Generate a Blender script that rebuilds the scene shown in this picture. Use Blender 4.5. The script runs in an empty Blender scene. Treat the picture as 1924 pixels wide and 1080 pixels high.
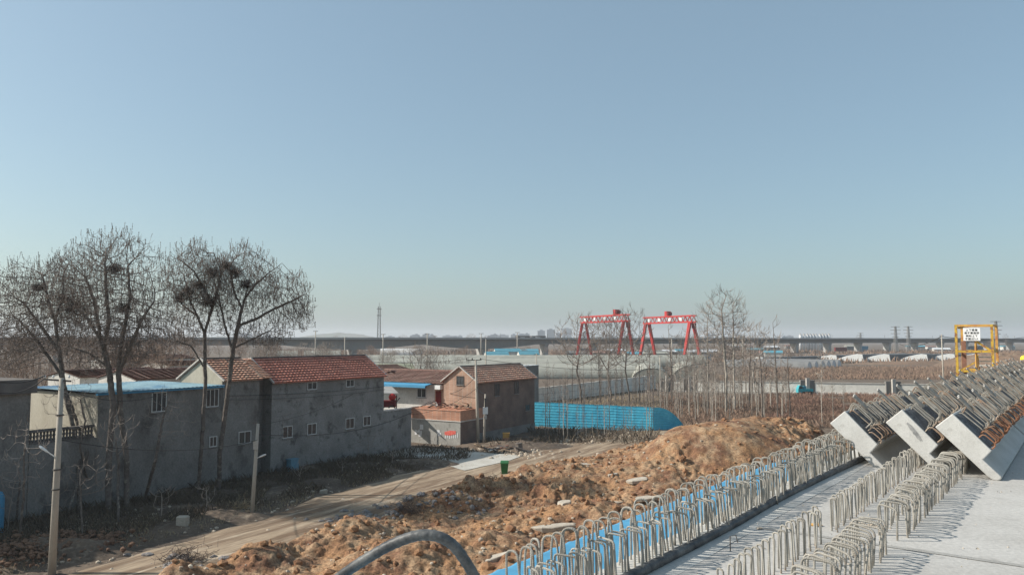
import bpy, math, random
import numpy as np
from mathutils import Vector, Matrix
R = math.radians
random.seed(7); rng = np.random.default_rng(7)
scene = bpy.context.scene
COL = scene.collection

# ------------------------------------------------------------ camera, light
F_PX = 1443.0; TH = math.atan(97 / 1443); H = 9.5
cam_d = bpy.data.cameras.new('camera'); cam = bpy.data.objects.new('camera', cam_d); COL.objects.link(cam)
cam.location = (0, 0, H); cam.rotation_euler = (R(90) + TH, 0, 0)
cam_d.sensor_width = 36; cam_d.lens = 36 * F_PX / 1924; cam_d.clip_start = 0.1; cam_d.clip_end = 40000
scene.camera = cam
SUN_EL = 34.5; SUN_AZ = math.atan2(-0.999, 0.02)          # from +Y towards +X
sdir = Vector((math.sin(SUN_AZ) * math.cos(R(SUN_EL)), math.cos(SUN_AZ) * math.cos(R(SUN_EL)), math.sin(R(SUN_EL))))
sl = bpy.data.lights.new('sun', 'SUN'); sun = bpy.data.objects.new('sun', sl); COL.objects.link(sun)
sl.energy = 5.0; sl.angle = R(0.5); sl.color = (1.0, 0.94, 0.85)
sun.rotation_euler = sdir.to_track_quat('Z', 'Y').to_euler()
world = bpy.data.worlds.new('World'); scene.world = world; world.use_nodes = True
wn = world.node_tree.nodes; wl = world.node_tree.links
bg = wn['Background']; sky = wn.new('ShaderNodeTexSky'); sky.sky_type = 'NISHITA'; sky.sun_disc = False
sky.sun_elevation = R(SUN_EL); sky.sun_rotation = SUN_AZ; sky.altitude = 50; sky.air_density = 1.0; sky.dust_density = 2.1; sky.ozone_density = 2.2
tint = wn.new('ShaderNodeMix'); tint.data_type = 'RGBA'; tint.blend_type = 'MULTIPLY'; tint.inputs[0].default_value = 1.0; tint.inputs[7].default_value = (1.0, 1.075, .985, 1)
veil = wn.new('ShaderNodeMix'); veil.data_type = 'RGBA'; veil.inputs[0].default_value = 0.38; veil.inputs[7].default_value = (2.45, 3.35, 3.95, 1)   # thin high veil that evens the sky out
wl.new(sky.outputs[0], tint.inputs[6]); wl.new(tint.outputs[2], veil.inputs[6]); wl.new(veil.outputs[2], bg.inputs[0]); bg.inputs[1].default_value = 0.126
scene.view_settings.view_transform = 'Standard'; scene.view_settings.look = 'None'
scene.view_settings.exposure = 0.22; scene.view_settings.gamma = 1.0
scene.render.engine = 'CYCLES'
scene.render.resolution_x = 1024; scene.render.resolution_y = 574
scene.cycles.volume_bounces = 1; scene.cycles.max_bounces = 6

# ------------------------------------------------------------ where a pixel of the photo meets a plane (survey of the place)
def ray(x, y):
    r = (x - 962) / F_PX; u = (540 - y) / F_PX
    return Vector((r, math.cos(TH) - u * math.sin(TH), math.sin(TH) + u * math.cos(TH)))
def on_z(x, y, z=0.0):
    v = ray(x, y); k = (z - H) / v.z; return Vector((v.x * k, v.y * k, z))
def at_y(x, y, Y):
    v = ray(x, y); k = Y / v.y; return Vector((v.x * k, Y, H + v.z * k))

# ------------------------------------------------------------ numpy noise
def _h(ix, iy, s):
    n = (ix * 374761393 + iy * 668265263 + s * 1442695041) & 0xffffffff
    n = ((n ^ (n >> 13)) * 1274126177) & 0xffffffff
    return ((n ^ (n >> 16)) & 0xffff) / 65535.0
def vnoise(x, y, s=0):
    x = np.asarray(x, float); y = np.asarray(y, float)
    ix = np.floor(x).astype(np.int64); iy = np.floor(y).astype(np.int64)
    fx = x - ix; fy = y - iy; fx = fx * fx * (3 - 2 * fx); fy = fy * fy * (3 - 2 * fy)
    a = _h(ix, iy, s); b = _h(ix + 1, iy, s); c = _h(ix, iy + 1, s); d = _h(ix + 1, iy + 1, s)
    return (a * (1 - fx) + b * fx) * (1 - fy) + (c * (1 - fx) + d * fx) * fy
def fbm(x, y, s=0, o=4):
    t = 0; a = 0.5
    for i in range(o):
        t = t + a * vnoise(x * 2 ** i, y * 2 ** i, s + i * 17); a *= 0.5
    return t
def sstep(a, b, x):
    t = np.clip((x - a) / (b - a), 0, 1); return t * t * (3 - 2 * t)

# ------------------------------------------------------------ mesh builder
class MB:
    def __init__(s): s.v = []; s.f = []
    def add(s, vs, fs):
        n = len(s.v); s.v.extend([tuple(p) for p in vs]); s.f.extend([tuple(i + n for i in f) for f in fs]); return s
    def box8(s, c):
        return s.add(c, [(0, 3, 2, 1), (4, 5, 6, 7), (0, 1, 5, 4), (1, 2, 6, 5), (2, 3, 7, 6), (3, 0, 4, 7)])
    def box(s, x0, x1, y0, y1, z0, z1, fr=None):
        c = [(x0, y0, z0), (x1, y0, z0), (x1, y1, z0), (x0, y1, z0), (x0, y0, z1), (x1, y0, z1), (x1, y1, z1), (x0, y1, z1)]
        if fr: c = [fr(*p) for p in c]
        return s.box8(c)
    def bar(s, a, b, w, h=None, up=(0, 0, 1)):
        a = Vector(a); b = Vector(b); h = h or w; d = (b - a).normalized(); u = Vector(up)
        if abs(d.dot(u)) > 0.98: u = Vector((1, 0, 0))
        r = d.cross(u).normalized() * w / 2; u = r.cross(d).normalized() * h / 2
        return s.box8([a - r - u, a + r - u, b + r - u, b - r - u, a - r + u, a + r + u, b + r + u, b - r + u])
    def tube(s, pts, rad, n=6, cap=True):
        pts = [Vector(p) for p in pts]; m = len(pts)
        if not hasattr(rad, '__len__'): rad = [rad] * m
        d0 = (pts[1] - pts[0]).normalized(); u = d0.orthogonal().normalized(); base = len(s.v); vs = []; fs = []
        for i in range(m):
            d = (pts[min(i + 1, m - 1)] - pts[max(i - 1, 0)])
            d = d.normalized() if d.length > 1e-9 else d0
            u = (u - d * u.dot(d)); u = u.normalized() if u.length > 1e-6 else d.orthogonal().normalized()
            w = d.cross(u)
            for k in range(n):
                a = 2 * math.pi * k / n; vs.append(pts[i] + (u * math.cos(a) + w * math.sin(a)) * rad[i])
        for i in range(m - 1):
            for k in range(n):
                k2 = (k + 1) % n; fs.append((i * n + k, i * n + k2, (i + 1) * n + k2, (i + 1) * n + k))
        if cap: fs.append(tuple(range(n - 1, -1, -1))); fs.append(tuple((m - 1) * n + k for k in range(n)))
        return s.add(vs, fs)
    def quad(s, a, b, c, d): return s.add([a, b, c, d], [(0, 1, 2, 3)])
    def prism(s, prof, t0, t1, fr):           # prof: 2-D outline, fr(t,p,q) -> world
        n = len(prof); vs = [fr(t0, p, q) for p, q in prof] + [fr(t1, p, q) for p, q in prof]
        fs = [(i, (i + 1) % n, n + (i + 1) % n, n + i) for i in range(n)] + [tuple(range(n - 1, -1, -1)), tuple(range(n, 2 * n))]
        return s.add(vs, fs)
    def lathe(s, prof, n=16, o=(0, 0, 0)):
        o = Vector(o); vs = []; fs = []
        for r, z in prof:
            for k in range(n):
                a = 2 * math.pi * k / n; vs.append(o + Vector((r * math.cos(a), r * math.sin(a), z)))
        for i in range(len(prof) - 1):
            for k in range(n):
                k2 = (k + 1) % n; fs.append((i * n + k, i * n + k2, (i + 1) * n + k2, (i + 1) * n + k))
        fs.append(tuple(range(n - 1, -1, -1))); fs.append(tuple((len(prof) - 1) * n + k for k in range(n)))
        return s.add(vs, fs)
    def build(s, name, mat, parent=None, origin=None, smooth=False):
        o = Vector(origin) if origin is not None else (ROOT_LOC(parent) if parent else Vector((0, 0, 0)))
        arr = np.array([tuple(p) for p in s.v], float).reshape(-1, 3) - np.array(o)
        me = bpy.data.meshes.new(name); me.from_pydata(arr.tolist(), [], s.f); me.materials.append(mat); me.update()
        if smooth: me.polygons.foreach_set('use_smooth', [True] * len(me.polygons))
        ob = bpy.data.objects.new(name, me); COL.objects.link(ob)
        if parent: ob.parent = parent
        else: ob.location = o
        return ob
def ROOT_LOC(o):
    l = Vector(o.location)
    while o.parent: o = o.parent; l += Vector(o.location)
    return l
def tag(o, label=None, cat=None, group=None, kind=None):
    if label: o['label'] = label
    if cat: o['category'] = cat
    if group: o['group'] = group
    if kind: o['kind'] = kind
    return o
def thing(name, label, cat, loc=(0, 0, 0), group=None):
    o = bpy.data.objects.new(name, None); COL.objects.link(o); o.location = loc; o.empty_display_size = 0.2
    return tag(o, label, cat, group)
def copy_tree(o, loc=None, rz=None, sc=None, label=None, parent=None):
    c = o.copy(); COL.objects.link(c)
    if parent: c.parent = parent
    for ch in list(o.children): copy_tree(ch, parent=c)
    if loc is not None: c.location = loc
    if rz is not None: c.rotation_euler = (0, 0, rz)
    if sc is not None: c.scale = sc if hasattr(sc, '__len__') else (sc, sc, sc)
    if label: c['label'] = label
    return c
def frame(O, ang):                                      # local frame: a along the facade, b back from it
    O = Vector((O[0], O[1], 0)); Fv = Vector((math.sin(ang), math.cos(ang), 0)); Gv = Vector((-math.cos(ang), math.sin(ang), 0))
    def fr(a, b, z): return O + Fv * a + Gv * b + Vector((0, 0, z))
    fr.O = O; fr.F = Fv; fr.G = Gv; return fr
def on_facade(fr, x, y, b=0.0):
    v = ray(x, y); n = fr.G; p0 = fr(0, b, 0); c = Vector((0, 0, H)); k = (p0 - c).dot(n) / v.dot(n); p = c + v * k
    return (p - fr.O).dot(fr.F), p.z
def on_gable(fr, x, y, a=0.0):
    v = ray(x, y); n = fr.F; p0 = fr(a, 0, 0); c = Vector((0, 0, H)); k = (p0 - c).dot(n) / v.dot(n); p = c + v * k
    return (p - fr.O).dot(fr.G), p.z

# ------------------------------------------------------------ materials
def mat(name, c1, c2=None, sc=1.0, rough=0.9, bump=0.0, bsc=None, detail=6, c3=None, sc3=None, th3=(0.55, 0.7), metal=0.0, stretch=None, vary=0.0, fine=0.0, contrast=(0.35, 0.65), rot=0.0):
    m = bpy.data.materials.new(name); m.use_nodes = True; nt = m.node_tree; N = nt.nodes; L = nt.links
    b = N['Principled BSDF']; b.inputs['Roughness'].default_value = rough; b.inputs['Metallic'].default_value = metal
    b.inputs['Specular IOR Level'].default_value = 0.25
    tc = N.new('ShaderNodeTexCoord'); co = tc.outputs['Object']
    if stretch:
        mp = N.new('ShaderNodeMapping'); mp.inputs['Scale'].default_value = stretch; mr0 = N.new('ShaderNodeMapping'); mr0.inputs['Rotation'].default_value = (0, 0, rot); L.new(co, mr0.inputs[0]); L.new(mr0.outputs[0], mp.inputs[0]); co = mp.outputs[0]
    def noise(s, d=detail):
        n = N.new('ShaderNodeTexNoise'); n.inputs['Scale'].default_value = s; n.inputs['Detail'].default_value = d; n.inputs['Roughness'].default_value = 0.62
        L.new(co, n.inputs['Vector']); return n
    def ramp(src, a, z):
        r = N.new('ShaderNodeMapRange'); r.inputs[1].default_value = a; r.inputs[2].default_value = z; L.new(src, r.inputs[0]); return r.outputs[0]
    def mix(f, a, z, mode='MIX'):
        x = N.new('ShaderNodeMix'); x.data_type = 'RGBA'; x.blend_type = mode
        if isinstance(f, (int, float)): x.inputs[0].default_value = f
        else: L.new(f, x.inputs[0])
        for i, v in ((6, a), (7, z)):
            if isinstance(v, tuple): x.inputs[i].default_value = (*v[:3], 1)
            else: L.new(v, x.inputs[i])
        return x.outputs[2]
    col = c1
    if c2: n1 = noise(sc); col = mix(ramp(n1.outputs[0], *contrast), c1, c2)
    if c3: n3 = noise(sc3 or sc * 3, 4); col = mix(ramp(n3.outputs[0], *th3), col, c3)
    if fine:
        nf = noise((bsc or sc * 10), 3); v = ramp(nf.outputs[0], 0.3, 0.7); mr = N.new('ShaderNodeMapRange'); L.new(v, mr.inputs[0])
        mr.inputs[3].default_value = 1 - fine; mr.inputs[4].default_value = 1 + fine
        cb = N.new('ShaderNodeCombineColor')
        for i in range(3): L.new(mr.outputs[0], cb.inputs[i])
        col = mix(1.0, col, cb.outputs[0], 'MULTIPLY')
    if vary:
        oi = N.new('ShaderNodeObjectInfo'); mr = N.new('ShaderNodeMapRange'); L.new(oi.outputs['Random'], mr.inputs[0])
        mr.inputs[3].default_value = 1 - vary; mr.inputs[4].default_value = 1 + vary
        cb = N.new('ShaderNodeCombineColor')
        for i in range(3): L.new(mr.outputs[0], cb.inputs[i])
        col = mix(1.0, col, cb.outputs[0], 'MULTIPLY')
    if isinstance(col, tuple): b.inputs['Base Color'].default_value = (*col[:3], 1)
    else: L.new(col, b.inputs['Base Color'])
    if bump:
        nb = noise(bsc or sc * 8, 5); bp = N.new('ShaderNodeBump'); bp.inputs['Strength'].default_value = 1.0; bp.inputs['Distance'].default_value = bump
        L.new(nb.outputs[0], bp.inputs['Height']); L.new(bp.outputs[0], b.inputs['Normal'])
    m['mix'] = 1
    return m
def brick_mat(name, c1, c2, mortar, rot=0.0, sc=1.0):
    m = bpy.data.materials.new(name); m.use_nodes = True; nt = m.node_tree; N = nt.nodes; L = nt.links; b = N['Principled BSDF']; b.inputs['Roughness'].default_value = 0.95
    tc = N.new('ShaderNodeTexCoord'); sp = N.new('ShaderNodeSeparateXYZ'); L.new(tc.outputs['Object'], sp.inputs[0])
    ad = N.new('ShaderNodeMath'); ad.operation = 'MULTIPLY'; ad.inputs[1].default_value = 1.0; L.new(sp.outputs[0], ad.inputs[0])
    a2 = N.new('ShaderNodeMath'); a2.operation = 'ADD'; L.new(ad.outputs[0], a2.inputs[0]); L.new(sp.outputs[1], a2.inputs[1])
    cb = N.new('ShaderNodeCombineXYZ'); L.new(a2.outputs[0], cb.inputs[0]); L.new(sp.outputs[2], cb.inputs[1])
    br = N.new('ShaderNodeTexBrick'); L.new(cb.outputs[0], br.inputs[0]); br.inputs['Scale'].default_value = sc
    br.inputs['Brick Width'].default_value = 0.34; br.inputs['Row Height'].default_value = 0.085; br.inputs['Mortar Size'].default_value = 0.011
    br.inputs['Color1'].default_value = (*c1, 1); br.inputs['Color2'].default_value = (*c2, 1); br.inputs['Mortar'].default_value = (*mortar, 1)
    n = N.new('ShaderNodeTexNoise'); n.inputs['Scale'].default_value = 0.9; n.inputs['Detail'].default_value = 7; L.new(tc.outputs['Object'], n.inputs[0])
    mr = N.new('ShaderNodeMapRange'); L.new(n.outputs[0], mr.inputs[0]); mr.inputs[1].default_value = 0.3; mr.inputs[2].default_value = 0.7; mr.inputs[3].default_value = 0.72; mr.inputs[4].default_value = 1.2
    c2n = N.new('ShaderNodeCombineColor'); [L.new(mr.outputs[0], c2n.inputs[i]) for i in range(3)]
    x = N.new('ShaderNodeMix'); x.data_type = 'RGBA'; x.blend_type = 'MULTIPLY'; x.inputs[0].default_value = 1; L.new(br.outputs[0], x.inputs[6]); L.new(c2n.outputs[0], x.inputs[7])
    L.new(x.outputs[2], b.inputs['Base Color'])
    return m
M = {}
M['ground'] = mat('dry_ground', (.16, .12, .088), (.095, .073, .057), sc=.35, bump=.03, bsc=6, c3=(.25, .205, .155), sc3=1.7, fine=.25)
M['field'] = mat('brown_field', (.22, .145, .10), (.15, .105, .075), sc=.05, c3=(.26, .20, .14), sc3=.2, fine=.3, bsc=2)
M['road'] = mat('dirt_road', (.35, .27, .19), (.17, .115, .075), sc=.7, bump=.012, bsc=9, c3=(.45, .37, .28), sc3=1.5, fine=.25, stretch=(1.5, .16, 1), rot=R(30), contrast=(.40, .60))
M['conc_road'] = mat('concrete_road', (.50, .48, .43), (.40, .37, .32), sc=.6, fine=.12, bsc=9)
M['dirt'] = mat('orange_dirt', (.32, .18, .092), (.17, .085, .05), sc=.5, bump=.05, bsc=10, c3=(.36, .255, .16), sc3=.9, th3=(.44, .70), fine=.5, contrast=(.4, .6))
M['dirt_dark'] = mat('dark_dirt', (.21, .125, .08), (.14, .085, .06), sc=.8, bump=.04, bsc=8, fine=.3)
M['clod'] = mat('clod', (.34, .19, .10), (.20, .10, .055), sc=.5, bump=.03, bsc=14, fine=.3)
M['rubble'] = mat('rubble', (.52, .45, .36), (.36, .29, .22), sc=1.5, bump=.01, bsc=30, fine=.2)
M['slab'] = mat('broken_slab', (.48, .43, .36), (.36, .31, .25), sc=1.5, bump=.02, bsc=12, fine=.2)
M['trash'] = mat('trash', (.30, .28, .27), (.16, .14, .13), sc=4, bump=.04, bsc=14, fine=.3)
M['deck'] = mat('deck_concrete', (.47, .455, .43), (.395, .38, .355), sc=.9, bump=.004, bsc=26, c3=(.33, .315, .295), sc3=2.2, th3=(.62, .76), fine=.13, rough=.88)
M['deck_pale'] = mat('pale_mortar', (.56, .55, .52), (.46, .45, .42), sc=1.2, bump=.004, bsc=30, fine=.1)
M['joint'] = mat('joint_mortar', (.36, .35, .33), (.30, .29, .27), sc=5, bump=.006, bsc=30)
M['block'] = mat('barrier_concrete', (.54, .53, .505), (.44, .43, .405), sc=2.6, bump=.003, bsc=60, fine=.10, rough=.85, c3=(.40, .385, .36), sc3=7, th3=(.62, .74))
M['rough'] = mat('chiselled_concrete', (.20, .20, .205), (.10, .10, .105), sc=9, bump=.02, bsc=45, fine=.5)
M['smear'] = mat('smear', (.33, .325, .315), (.20, .20, .20), sc=12, fine=.2)
M['rebar'] = mat('mortar_coated_rebar', (.37, .355, .32), (.25, .225, .19), sc=9, bump=.001, bsc=120, vary=.2, rough=.9, c3=(.24, .155, .10), sc3=16, th3=(.60, .72))
M['rebar_rust'] = mat('rusty_rebar', (.31, .19, .125), (.36, .31, .25), sc=5, vary=.25, contrast=(.4, .6), rough=.85)
M['rebar_red'] = mat('red_rust_rebar', (.33, .12, .06), (.26, .17, .11), sc=4, vary=.2)
M['steel'] = mat('grey_pipe', (.42, .41, .385), (.26, .235, .21), sc=14, rough=.75)
M['blue'] = mat('blue_sheet', (.085, .29, .46), (.065, .25, .42), sc=.9, rough=.5, fine=.08, bsc=6)
M['bluefence'] = mat('blue_fence_sheet', (.085, .44, .60), (.05, .34, .51), sc=.7, rough=.5, fine=.12, bsc=5)
M['hose'] = mat('black_hose', (.035, .038, .042), (.12, .12, .12), sc=9, rough=.45, c3=(.17, .17, .165), sc3=5, th3=(.50, .70), bump=.002, bsc=60, fine=.3)
M['plaster'] = mat('grey_plaster', (.25, .24, .225), (.17, .16, .15), sc=.5, bump=.008, bsc=11, c3=(.10, .092, .085), sc3=.9, th3=(.55, .72), fine=.18, stretch=(1, 1, .7))
M['plaster2'] = mat('grey_plaster_new', (.28, .272, .26), (.19, .183, .175), sc=.55, bump=.008, bsc=11, c3=(.11, .105, .10), sc3=1.3, th3=(.55, .68), fine=.18)
M['cream'] = mat('cream_plaster', (.44, .41, .34), (.33, .30, .24), sc=.7, bump=.004, bsc=14, c3=(.36, .31, .24), sc3=1.3, th3=(.6, .8), fine=.10, stretch=(1, 1, .4))
M['whitewall'] = mat('white_wall', (.62, .60, .56), (.50, .48, .44), sc=.7, c3=(.38, .36, .33), sc3=2, th3=(.58, .8), fine=.12)
M['farwall'] = mat('perimeter_wall', (.76, .74, .68), (.64, .61, .55), sc=.35, fine=.1, bsc=2)
M['coping'] = mat('coping', (.52, .49, .45), (.40, .37, .33), sc=1, fine=.1)
M['trim'] = mat('mortar_verge', (.60, .56, .52), (.42, .38, .34), sc=3, fine=.2)
M['dark'] = mat('dark_inside', (.03, .028, .027))
M['glass'] = mat('window_glass', (.05, .055, .06), (.09, .09, .09), sc=2, rough=.12)
M['frame'] = mat('white_window_frame', (.60, .60, .58), (.48, .48, .46), sc=5, rough=.6)
M['tile'] = mat('red_roof_tile', (.62, .25, .18), (.46, .18, .13), sc=1.6, bump=.01, bsc=12, c3=(.50, .31, .22), sc3=3.5, th3=(.55, .75), fine=.3)
M['tile2'] = mat('faded_roof_tile', (.70, .40, .28), (.55, .29, .20), sc=1.4, bump=.01, bsc=12, c3=(.55, .40, .29), sc3=2.5, th3=(.5, .7), fine=.3)
M['tile3'] = mat('dull_roof_tile', (.29, .17, .14), (.20, .13, .11), sc=1.5, c3=(.36, .27, .22), sc3=3, fine=.3)
M['metalroof'] = mat('blue_metal_roof', (.035, .10, .19), (.19, .30, .35), sc=.5, rough=.8, c3=(.045, .15, .27), sc3=1.2, stretch=(.6, .25, 1), contrast=(.38, .56), fine=.15)
M['brick'] = brick_mat('brick', (.43, .245, .165), (.36, .195, .13), (.42, .36, .30))
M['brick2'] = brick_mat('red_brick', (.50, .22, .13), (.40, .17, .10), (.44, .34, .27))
M['brick_shade'] = brick_mat('shade_darkened_brick', (.20, .125, .10), (.16, .105, .085), (.19, .17, .15))  # shade of the walls turned from the sun is put into this colour
M['render'] = mat('grey_render', (.36, .35, .32), (.28, .27, .25), sc=.9, fine=.12, bsc=12, c3=(.22, .21, .19), sc3=2.2)
M['block_dark'] = mat('flat_roof_slab', (.17, .155, .145), (.11, .10, .095), sc=1)
M['bark'] = mat('grey_bark', (.18, .15, .13), (.10, .085, .075), sc=3, bump=.03, bsc=12, c3=(.28, .25, .21), sc3=4)
M['twig'] = mat('twig', (.25, .205, .175), (.18, .15, .13), sc=.8)
M['seed'] = mat('seed_cluster', (.20, .165, .14), (.14, .115, .10), sc=3)
M['nest'] = mat('twig_clump', (.12, .09, .075), (.08, .06, .05), sc=3)
M['palebark'] = mat('pale_bark', (.40, .36, .31), (.30, .265, .225), sc=2, c3=(.15, .13, .11), sc3=5, vary=.25)
M['paletwig'] = mat('pale_twig', (.33, .28, .24), (.25, .21, .18), sc=1, vary=.25)
M['brush'] = mat('dry_brush', (.26, .175, .13), (.20, .14, .105), sc=.12, c3=(.30, .22, .15), sc3=.25, fine=.2, bsc=2)
M['redbrush'] = mat('red_brush', (.23, .13, .10), (.24, .165, .12), sc=.15, fine=.2, bsc=2)
M['grass'] = mat('dry_grass', (.36, .29, .19), (.22, .17, .11), sc=.8)
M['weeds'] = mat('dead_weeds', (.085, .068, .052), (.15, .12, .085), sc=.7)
M['pole'] = mat('concrete_pole', (.46, .42, .36), (.36, .32, .27), sc=2, fine=.08, bsc=20, stretch=(1, 1, .3))
M['white'] = mat('white_paint', (.78, .78, .76), (.66, .66, .64), sc=3, rough=.5)
M['iron'] = mat('dark_iron', (.09, .085, .08), (.13, .11, .10), sc=4)
M['wire'] = mat('cable', (.05, .05, .05))
M['red'] = mat('crane_red', (.50, .04, .035), (.38, .035, .03), sc=.5, rough=.5)
M['darkred'] = mat('dark_red_paint', (.17, .025, .025), (.12, .025, .025), sc=2)
M['yellow'] = mat('yellow_paint', (.56, .37, .05), (.46, .29, .05), sc=3, c3=(.24, .11, .06), sc3=5, th3=(.50, .62), rough=.6)
M['yellow_rust'] = mat('rusty_yellow', (.40, .17, .07), (.58, .36, .09), sc=3.5, rough=.8)
M['rustpanel'] = mat('rusty_panel', (.26, .13, .09), (.20, .11, .08), sc=3)
M['sign'] = mat('sign_white', (.82, .82, .82), (.76, .76, .76), sc=2, rough=.5)
M['ink'] = mat('black_ink', (.02, .02, .02))
M['viaduct'] = mat('viaduct_concrete', (.27, .265, .26), (.21, .205, .20), sc=.05, fine=.08, bsc=.8)
M['pier'] = mat('pier_concrete', (.42, .41, .39), (.34, .33, .32), sc=.2)
M['film'] = mat('greenhouse_film', (.36, .355, .31), (.28, .28, .24), sc=.12, rough=.9, fine=.1, bsc=1, stretch=(.2, 1, 1))
M['film_old'] = mat('dusty_greenhouse_film', (.29, .285, .25), (.22, .22, .19), sc=.15, rough=.9, fine=.1, bsc=1)
M['filmgreen'] = mat('greenhouse_straw_cover', (.27, .28, .18), (.22, .23, .16), sc=.1, rough=.7, fine=.1, bsc=1)
M['quilt'] = mat('greenhouse_quilt', (.13, .135, .14), (.20, .20, .20), sc=.2)
M['green'] = mat('green_bin', (.035, .15, .05), (.03, .11, .04), sc=3, rough=.5)
M['teal'] = mat('teal_paint', (.05, .36, .42), (.04, .28, .34), sc=2, rough=.5)
M['tealroof'] = mat('teal_roof', (.10, .30, .38), (.08, .25, .32), sc=.3)
M['rubber'] = mat('rubber', (.02, .02, .02))
M['wood'] = mat('weathered_wood', (.34, .25, .17), (.22, .16, .11), sc=3, stretch=(1, 1, 1))
M['crate'] = mat('yellow_crate', (.60, .36, .12), (.48, .28, .10), sc=3)
M['orange'] = mat('orange_paint', (.52, .25, .06), (.42, .20, .05), sc=.4)
M['cyanbox'] = mat('pale_blue_box', (.16, .30, .38), (.12, .22, .29), sc=2)
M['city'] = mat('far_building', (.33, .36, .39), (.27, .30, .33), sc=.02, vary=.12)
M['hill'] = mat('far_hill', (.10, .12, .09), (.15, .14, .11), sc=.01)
M['silo'] = mat('silo_metal', (.66, .67, .68), (.55, .56, .57), sc=.6, rough=.5)
M['paper'] = mat('paper', (.70, .70, .70), (.55, .55, .55), sc=8)
M['redpaper'] = mat('red_paper', (.60, .08, .07), (.70, .2, .15), sc=8)
M['yellowhat'] = mat('yellow_helmet', (.80, .66, .04), rough=.4)

# ------------------------------------------------------------ haze and ground
hz = MB().box(-3500, 4500, -60, 6500, -2.0, 75).build('haze', M['ground'])
hm = bpy.data.materials.new('haze'); hm.use_nodes = True; n = hm.node_tree.nodes; n.remove(n['Principled BSDF'])
pv = n.new('ShaderNodeVolumePrincipled'); pv.inputs['Color'].default_value = (.86, .90, .96, 1); pv.inputs['Density'].default_value = 0.00022; pv.inputs['Anisotropy'].default_value = 0.2
hm.node_tree.links.new(pv.outputs[0], n['Material Output'].inputs['Volume']); hz.data.materials.clear(); hz.data.materials.append(hm)
tag(hz, 'thin pale haze filling the air over the fields', kind='stuff')

HF = frame((-16.8, 54.1), R(31.3))                      # house row frame
def road_side(x, y):                                     # signed distance right of the road centre line
    xs = np.array([-24, -17, -12.6, -9.6, -5.6, -2.4, 3.5, 12, 19, 30, 60.]); ys = np.array([18, 30, 38, 44, 53, 59, 65.5, 76, 84, 100, 150.])
    xc = np.interp(y, ys, xs); return (x - xc) * 0.87
def bank_mask(x, y):
    d = road_side(x, y)
    w = 2.3 + 0.9 * (fbm(x * .5, y * .5, 5) - .5) + np.where(y > 50, 1.2, 0) 
    return sstep(0, 2.2, d - w) * (1 - sstep(70, 80, y)) * (1 - sstep(0, 6, (x * .8011 - y * .5985) + 1.5))
MOUNDS = [(16.2, 56, 2.7, 6.0), (21.5, 61, 2.2, 4.5), (12.5, 53, 1.3, 4.2), (9.6, 52, .7, 3.0), (5.8, 50, .7, 2.6), (3.2, 50, .8, 1.7), (1.0, 50.5, .75, 1.2), (-1.9, 47.5, .55, 1.8),
          (-3.2, 43.5, .6, 1.6), (-5.7, 42.5, .45, 1.6), (-7.2, 37.5, .75, 1.6), (-8.3, 35.3, .7, 1.5), (-10.4, 32.2, .8, 1.5), (-12.3, 29, 1.0, 1.1), (-4.5, 31.5, .9, 1.9), (-1.5, 34, .6, 2.0),
          (4, 41, .5, 2.5), (8, 46, .5, 2.5), (1.0, 30, .7, 2.2), (-6.5, 28, .8, 2.2), (2, 45, .5, 1.5)]
def bank_h(x, y):
    m = bank_mask(x, y); h = 0.35 + 0 * x
    for a, b, hh, r in MOUNDS: h = h + hh * np.exp(-(((x - a) ** 2 + (y - b) ** 2) / (r * r)) ** 1.15)
    n1 = fbm(x * .35, y * .35, 11) - .47; rd = 1 - np.abs(2 * fbm(x * .75, y * .75, 21, 4) - .94)
    rd2 = 1 - np.abs(2 * fbm(x * 1.9, y * 1.9, 31, 4) - .94)
    rug = 0.22 + 1.05 * sstep(.4, .6, fbm(x * .18, y * .18, 41, 2))
    smooth = 1 - 0.75 * np.exp(-(((x - 15) ** 2 + (y - 54) ** 2) / 55.))
    h = h + n1 * 1.1 + smooth * rug * ((rd - .8) * .9 + (rd2 - .8) * .5) + (fbm(x * 4.5, y * 4.5, 51, 3) - .44) * .34 * smooth
    return m * np.maximum(h, 0.05) - (1 - m) * .25
def ground_h(x, y):
    loc = sstep(-70, -50, x) * (1 - sstep(70, 95, x)) * (1 - sstep(120, 150, y))
    d = road_side(x, y); off = sstep(2.2, 3.6, np.abs(d))
    left = sstep(2.2, 6.0, -d) * (1 - sstep(64, 70, y))
    qx = ((x + 6.5) / 7.5) ** 2 + ((y - 65.5) / 5.0) ** 2; off = off * sstep(.8, 1.5, qx); left = left * sstep(.8, 1.5, qx)
    return loc * (off * ((fbm(x * .6, y * .6, 61) - .47) * .35 + (fbm(x * 3, y * 3, 71, 3) - .44) * .12) + left * .25)
def grid(xs, ys, hf):
    X, Y = np.meshgrid(xs, ys); Z = hf(X, Y); nx = len(xs); ny = len(ys)
    v = np.stack([X.ravel(), Y.ravel(), Z.ravel()], 1)
    i = np.arange((nx - 1) * (ny - 1)); r = i // (nx - 1); c = i % (nx - 1); a = r * nx + c
    return v, np.stack([a, a + 1, a + nx + 1, a + nx], 1)
def mesh_np(name, v, f, m, smooth=True, keep=None):
    if keep is not None: f = f[keep]
    me = bpy.data.meshes.new(name); me.from_pydata(v.tolist(), [], f.tolist()); me.materials.append(m); me.update()
    if smooth: me.polygons.foreach_set('use_smooth', [True] * len(me.polygons))
    o = bpy.data.objects.new(name, me); COL.objects.link(o); return o
gx = np.concatenate([[-9000, -4000, -1800, -700, -300, -140, -90, -60], np.arange(-45, 40, .3), np.arange(40, 90, 2), [110, 160, 300, 700, 1800, 4000, 9000]])
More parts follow.
